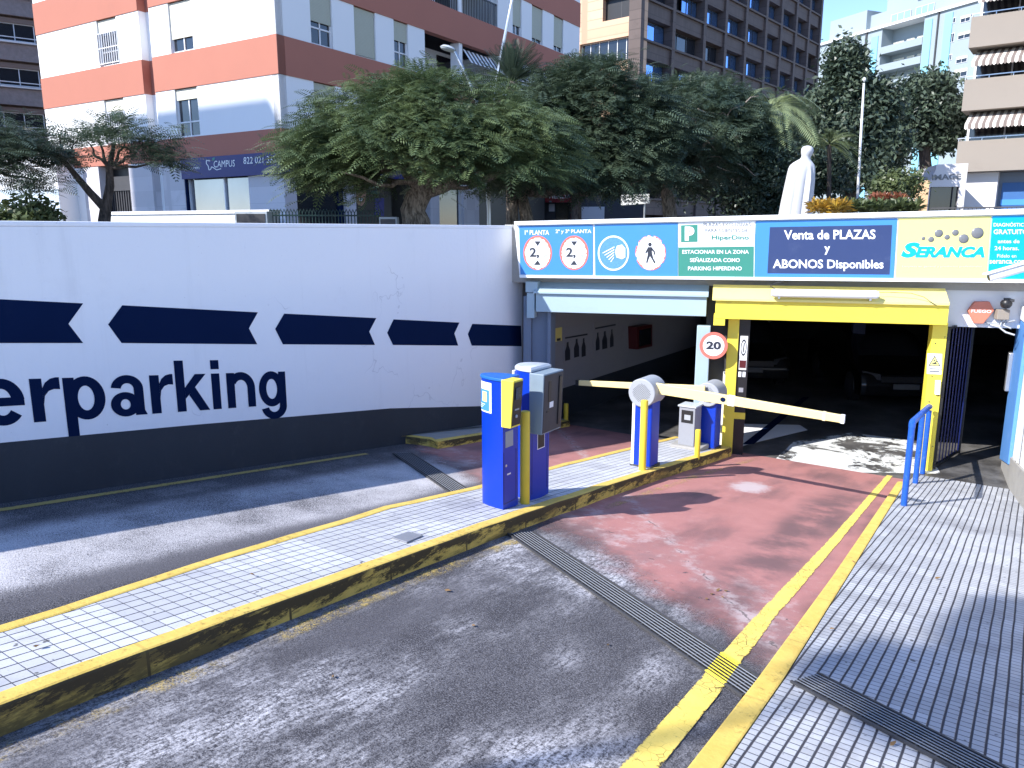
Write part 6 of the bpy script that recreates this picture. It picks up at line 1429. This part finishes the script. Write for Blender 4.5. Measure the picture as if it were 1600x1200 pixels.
palm('small palm with orange fruit stalks right of the pale palm', 1296, 226, 25, 1.15, 40, M['leafBush'], .07, name='date_palm', bk='barkD', droop=.6, wl=.14)
# tall trees outside the frame whose shade falls on the right pavement
t = thing('tall_tree', 'tall thin tree outside the frame whose shade falls on the pavement', 'tree', tuple(Vector(ruv(*G(1480,1040,.05))) + SUNV*23 - Vector((0,0,SUNV.z*23-ZP+.8)))); 
C = np.concatenate([blobs(Vector(ruv(*G(x,y,.05))) + SUNV*23 - t.location, (r_,r_,r_*.7), n) for x,y,r_,n in ((1580,955,.20,34),(1545,985,.18,18),(1420,1050,.26,42),(1490,1095,.26,40),(1340,1045,.16,14),(1580,1010,.2,24),(1560,1080,.2,18),(1600,1180,.3,30),(1440,1110,.22,24))])
grow_leaves('crown', t, C, 20, .10, .09, M['leafM'], C.mean(0))
mb = MB(); cc = Vector(C.mean(0)); mb.tube([(-1.2,.8,-.5),(-.9,.6,cc.z*.5),tuple(cc)], [.12,.09,.03], 8); mb.build('trunk', M['barkD'], t, smooth=True)

# ------------------------------------------------------------------ square furniture
def post(name, label, cat, pts, Y, rad, mat, group=None):
    b = atY(pts[0][0], 352, Y); t = thing(name, label, cat, (b.x,b.y,ZP), 0, group)
    mb = MB(); P = [Vector((0,0,0))] + [loc(t,x,y,Y) for x,y in pts]; mb.tube(P, [rad*1.15]+[rad*(1-.45*i/len(pts)) for i in range(len(pts))], 9); mb.build('pole', mat, t, smooth=True); return t
t = post('lamp_post', 'lamp post with a flat disc head above the umbrella tree', 'street lamp', [(764,330),(758,230),(745,160),(735,132),(722,104),(709,78)], 20, .055, M['chrome'], 'lamp posts on the square')
p = loc(t,700,76,20); mb = MB(Matrix.Translation(p)@Matrix.Rotation(.25,4,'Y')); mb.lathe([(.02,-.05),(.16,-.04),(.20,0),(.14,.05),(.03,.075)], 20); mb.build('lamp_head', M['lightgrey'], t, smooth=True)
post('lamp_post', 'tall leaning pale pole that leaves the top of the picture', 'street lamp', [(764,290),(774,137),(786,70),(800,0),(815,-70)], 21, .05, M['chrome'], 'lamp posts on the square')
t = post('flagpole', 'thin white flagpole between the palms and the dark trees', 'flagpole', [(1340,305),(1345,215),(1350,130)], 25, .045, M['white']); p = loc(t,1350.5,124,25)
mb = MB(); mb.lathe([(.01,-.07),(.05,-.03),(.05,.03),(.01,.06)], 10, tuple(p)); mb.build('finial', M['white'], t, smooth=True)
# statue seen from behind
P = atY(1243,352,20); t = thing('statue', 'white robed statue seen from behind on the square', 'statue', (P.x,P.y,ZP), math.radians(-8))
zz = lambda y: atY(1243,y,20).z - ZP
k = 20/1200
mb = MB(); n = 56; prof = [(352,24,15,-3),(335,23,14,-2.5),(318,22.2,13.5,-1.5),(300,21.2,13,0),(282,20.2,12.5,1.5),(270,19.6,12,2.5),(263,19,11.5,3),(258,17.4,10.5,3.4),(254,14,9,4.2),(251,10.5,8,5.4),(248.5,7.6,7,7),(246,6.8,6.5,8),(243.5,7.2,7.5,8.8),(240,8.4,9.2,9.2),(236,8.9,10,9.4),(232,8.4,9.2,9.2),(229,5.8,6.5,9),(227.8,2,2.4,9)]
rings = []
for yy, rx, ry, cx in prof:
    cx = cx*k
    for q in range(n):
        a = 2*math.pi*q/n; f = 1
        if yy > 256: f += (.11*math.sin(a*11+.3)+.07*math.sin(a*17))*(.12+.88*max(0,math.cos(a+.75)))*min(1,(yy-256)/25)
        sq_ = (abs(math.cos(a))**2.4+abs(math.sin(a))**2.4)**(-1/2.4) if yy > 252 else 1
        rings.append((cx+rx*k*math.cos(a)*f*sq_, ry*k*math.sin(a)*f*sq_, zz(yy)))
m_ = len(prof); mb.add(rings, [(i*n+q,i*n+(q+1)%n,(i+1)*n+(q+1)%n,(i+1)*n+q) for i in range(m_-1) for q in range(n)] + [tuple(range(n))[::-1], tuple((m_-1)*n+q for q in range(n))])
mb.build('figure', paint('statue_marble', (.52,.52,.54), .7, .1, 3, .25, (.32,.32,.33)), t, smooth=True)
mb = MB(); mb.box(-.6,.6,-.4,.4,-.1,.14); mb.build('plinth', M['concrete'], t, bevel=.02)
# direction sign
P = atY(1006,352,27); t = thing('direction_sign', 'white two panel street sign on a thin post under the trees', 'sign', (P.x,P.y,ZP))
mb = MB(); mb.tube([(0,0,0),(0,0,loc(t,1006,302,27).z)], .03, 8); mb.build('post', M['chrome'], t)
pq = [loc(t,x,y,27) for x,y in ((970,321),(1014,318),(1014,303),(970,304))]; mb = MB(); mb.hexa([p-Vector((0,.05,0)) for p in pq], [p-Vector((0,.08,0)) for p in pq]); pn = mb.build('panel', M['signwhite'], t)
mb = MB()
for x0, x1, y0, y1 in ((973,992,306,309),(996,1011,306,308.5),(975,993,313,316.5),(1000,1010,312,315)):
    for q in range(7): xa = x0+(x1-x0)*q/7; xb = xa+(x1-x0)/7*.66; mb.add([tuple(loc(t,x,y,27)-Vector((0,.085,0))) for x,y in ((xa,y0),(xb,y0),(xb,y1),(xa,y1))], [(0,1,2,3)])
mb.build('print', M['ballgrey'], pn, recalc=False)
# low wall, cabinet, iron fence
A = atY(172,333,19); B = atY(420,324,17.0); D = Vector((B.x-A.x,B.y-A.y,0)); t = thing('planter_wall', 'low white planter wall behind the slim forked tree', 'wall', (A.x,A.y,ZP)); T = FT(t, D)
bbox(t, T, 'wall', M['bwhite'], [(0,D.length,-.3,0,ZP-.3,A.z-.04)]); bbox(t, T, 'coping', M['white'], [(-.03,D.length+.03,-.33,.04,A.z-.04,A.z+.03)])
P = atY(366,330,15.6); Q = atY(417,330,15.6); t = thing('meter_cabinet', 'dark grey metal cabinet behind the white wall', 'cabinet', (P.x,P.y,ZP)); w_ = Q.x-P.x
mb = MB(); mb.box(0,w_,0,.35,-.1,P.z-ZP); mb.build('case', M['lightgrey'], t, bevel=.01); mb = MB(); mb.box(.04,w_-.04,-.012,-.001,-.1,P.z-ZP-.05); mb.build('door', M['darkgrey'], t)
P = atY(592,339,15.6); Q = atY(620,339,15.6); t = thing('meter_cabinet', 'small grey framed cabinet at the end of the green fence', 'cabinet', (P.x,P.y,ZP)); w_ = Q.x-P.x
mb = MB(); mb.box(0,w_,0,.3,-.1,P.z-ZP); mb.build('case', M['grey'], t, bevel=.01); mb = MB(); mb.box(.03,w_-.03,-.012,-.001,-.1,P.z-ZP-.04); mb.build('door', M['darkgrey'], t)
M['irongreen'] = paint('dark_green_iron', (.010,.035,.030), .45, .2, 5)
P = atY(420,325,16); Q = atY(594,334,16.4); t = thing('iron_fence', 'dark green iron fence with rounded pickets behind the white wall', 'fence', (P.x,P.y,ZP)); D = Vector((Q.x-P.x,Q.y-P.y,0)); T = FT(t, D); L_ = D.length; hF = P.z-ZP
bbox(t, T, 'rail', M['irongreen'], [(0,L_,-.02,.02,hF-.16,hF-.13),(0,L_,-.02,.02,.0+.05-.1,.0+.1-.1)] if False else [(0,L_,-.02,.02,P.z-.16,P.z-.13)])
mb = MB(T)
n = 34
for q in range(n+1):
    a = L_*q/n; mb.tube([(a,0,ZP-.2),(a,0,P.z-.10)], .012, 5, cap=False); mb.tube([(a,0,P.z-.10),(a+.02,0,P.z-.05),(a+L_/n*.5,0,P.z-.015),(a+L_/n-.02,0,P.z-.05),(a+L_/n,0,P.z-.10)], .009, 5, cap=False)
mb.build('pickets', M['irongreen'], t)
P = atY(1500,325,30); t = thing('iron_fence', 'thin dark railing in front of the beige block', 'fence', (P.x,P.y,ZP)); T = FT(t, (.8,-.6))
bbox(t, T, 'rail', M['darkgrey'], [(-1,4,-.02,.02,P.z-.02,P.z+.03)]); bbox(t, T, 'bars', M['darkgrey'], [(-1+q*.14,-.975+q*.14,-.01,.01,ZP,P.z-.02) for q in range(36)])

# litter on the ground
M['dryleaf'] = paint('dry_leaf', (.20,.12,.05), .8, .4, 30)
rd = random.Random(12)
for x, y, dz in ((1112,930,0),(1122,924,0),(1130,936,0),(1104,938,0),(1135,925,0),(60,1012,.155),(395,900,.155),(740,980,0),(520,1060,0),(950,1010,0),(1335,880,.05),(1465,905,.05),(1300,985,.05),(1395,1165,.05),(700,925,0)):
    g = G(x, y, dz); mb = MB(); l = rd.uniform(.018,.032); mb.add([(-l,0,.004),(-l*.3,l*.4,.012),(l*.5,l*.35,.006),(l,0,.014),(l*.4,-l*.35,.012),(-l*.4,-l*.38,.004)], [(0,1,2,3,4,5)])
    o = mb.build('dry_leaf', M['dryleaf'], recalc=False); o.location = ruv(g[0],g[1],g[2]+.006); o.rotation_euler = (0,0,rd.uniform(0,6)); tag(o, 'small dry brown leaf lying on the ground', 'leaf', 'dry leaves scattered on the ground')
g = G(62,1088,0); mb = MB(); mb.add([(-.05,-.02,.004),(.02,-.03,.012),(.06,.0,.006),(.01,.03,.016),(-.04,.025,.008)], [(0,1,2,3,4)]); o = mb.build('paper_scrap', M['signwhite'], recalc=False); o.location = ruv(g[0],g[1],g[2]+.005); tag(o, 'small white paper scrap on the asphalt beside the island kerb', 'litter')
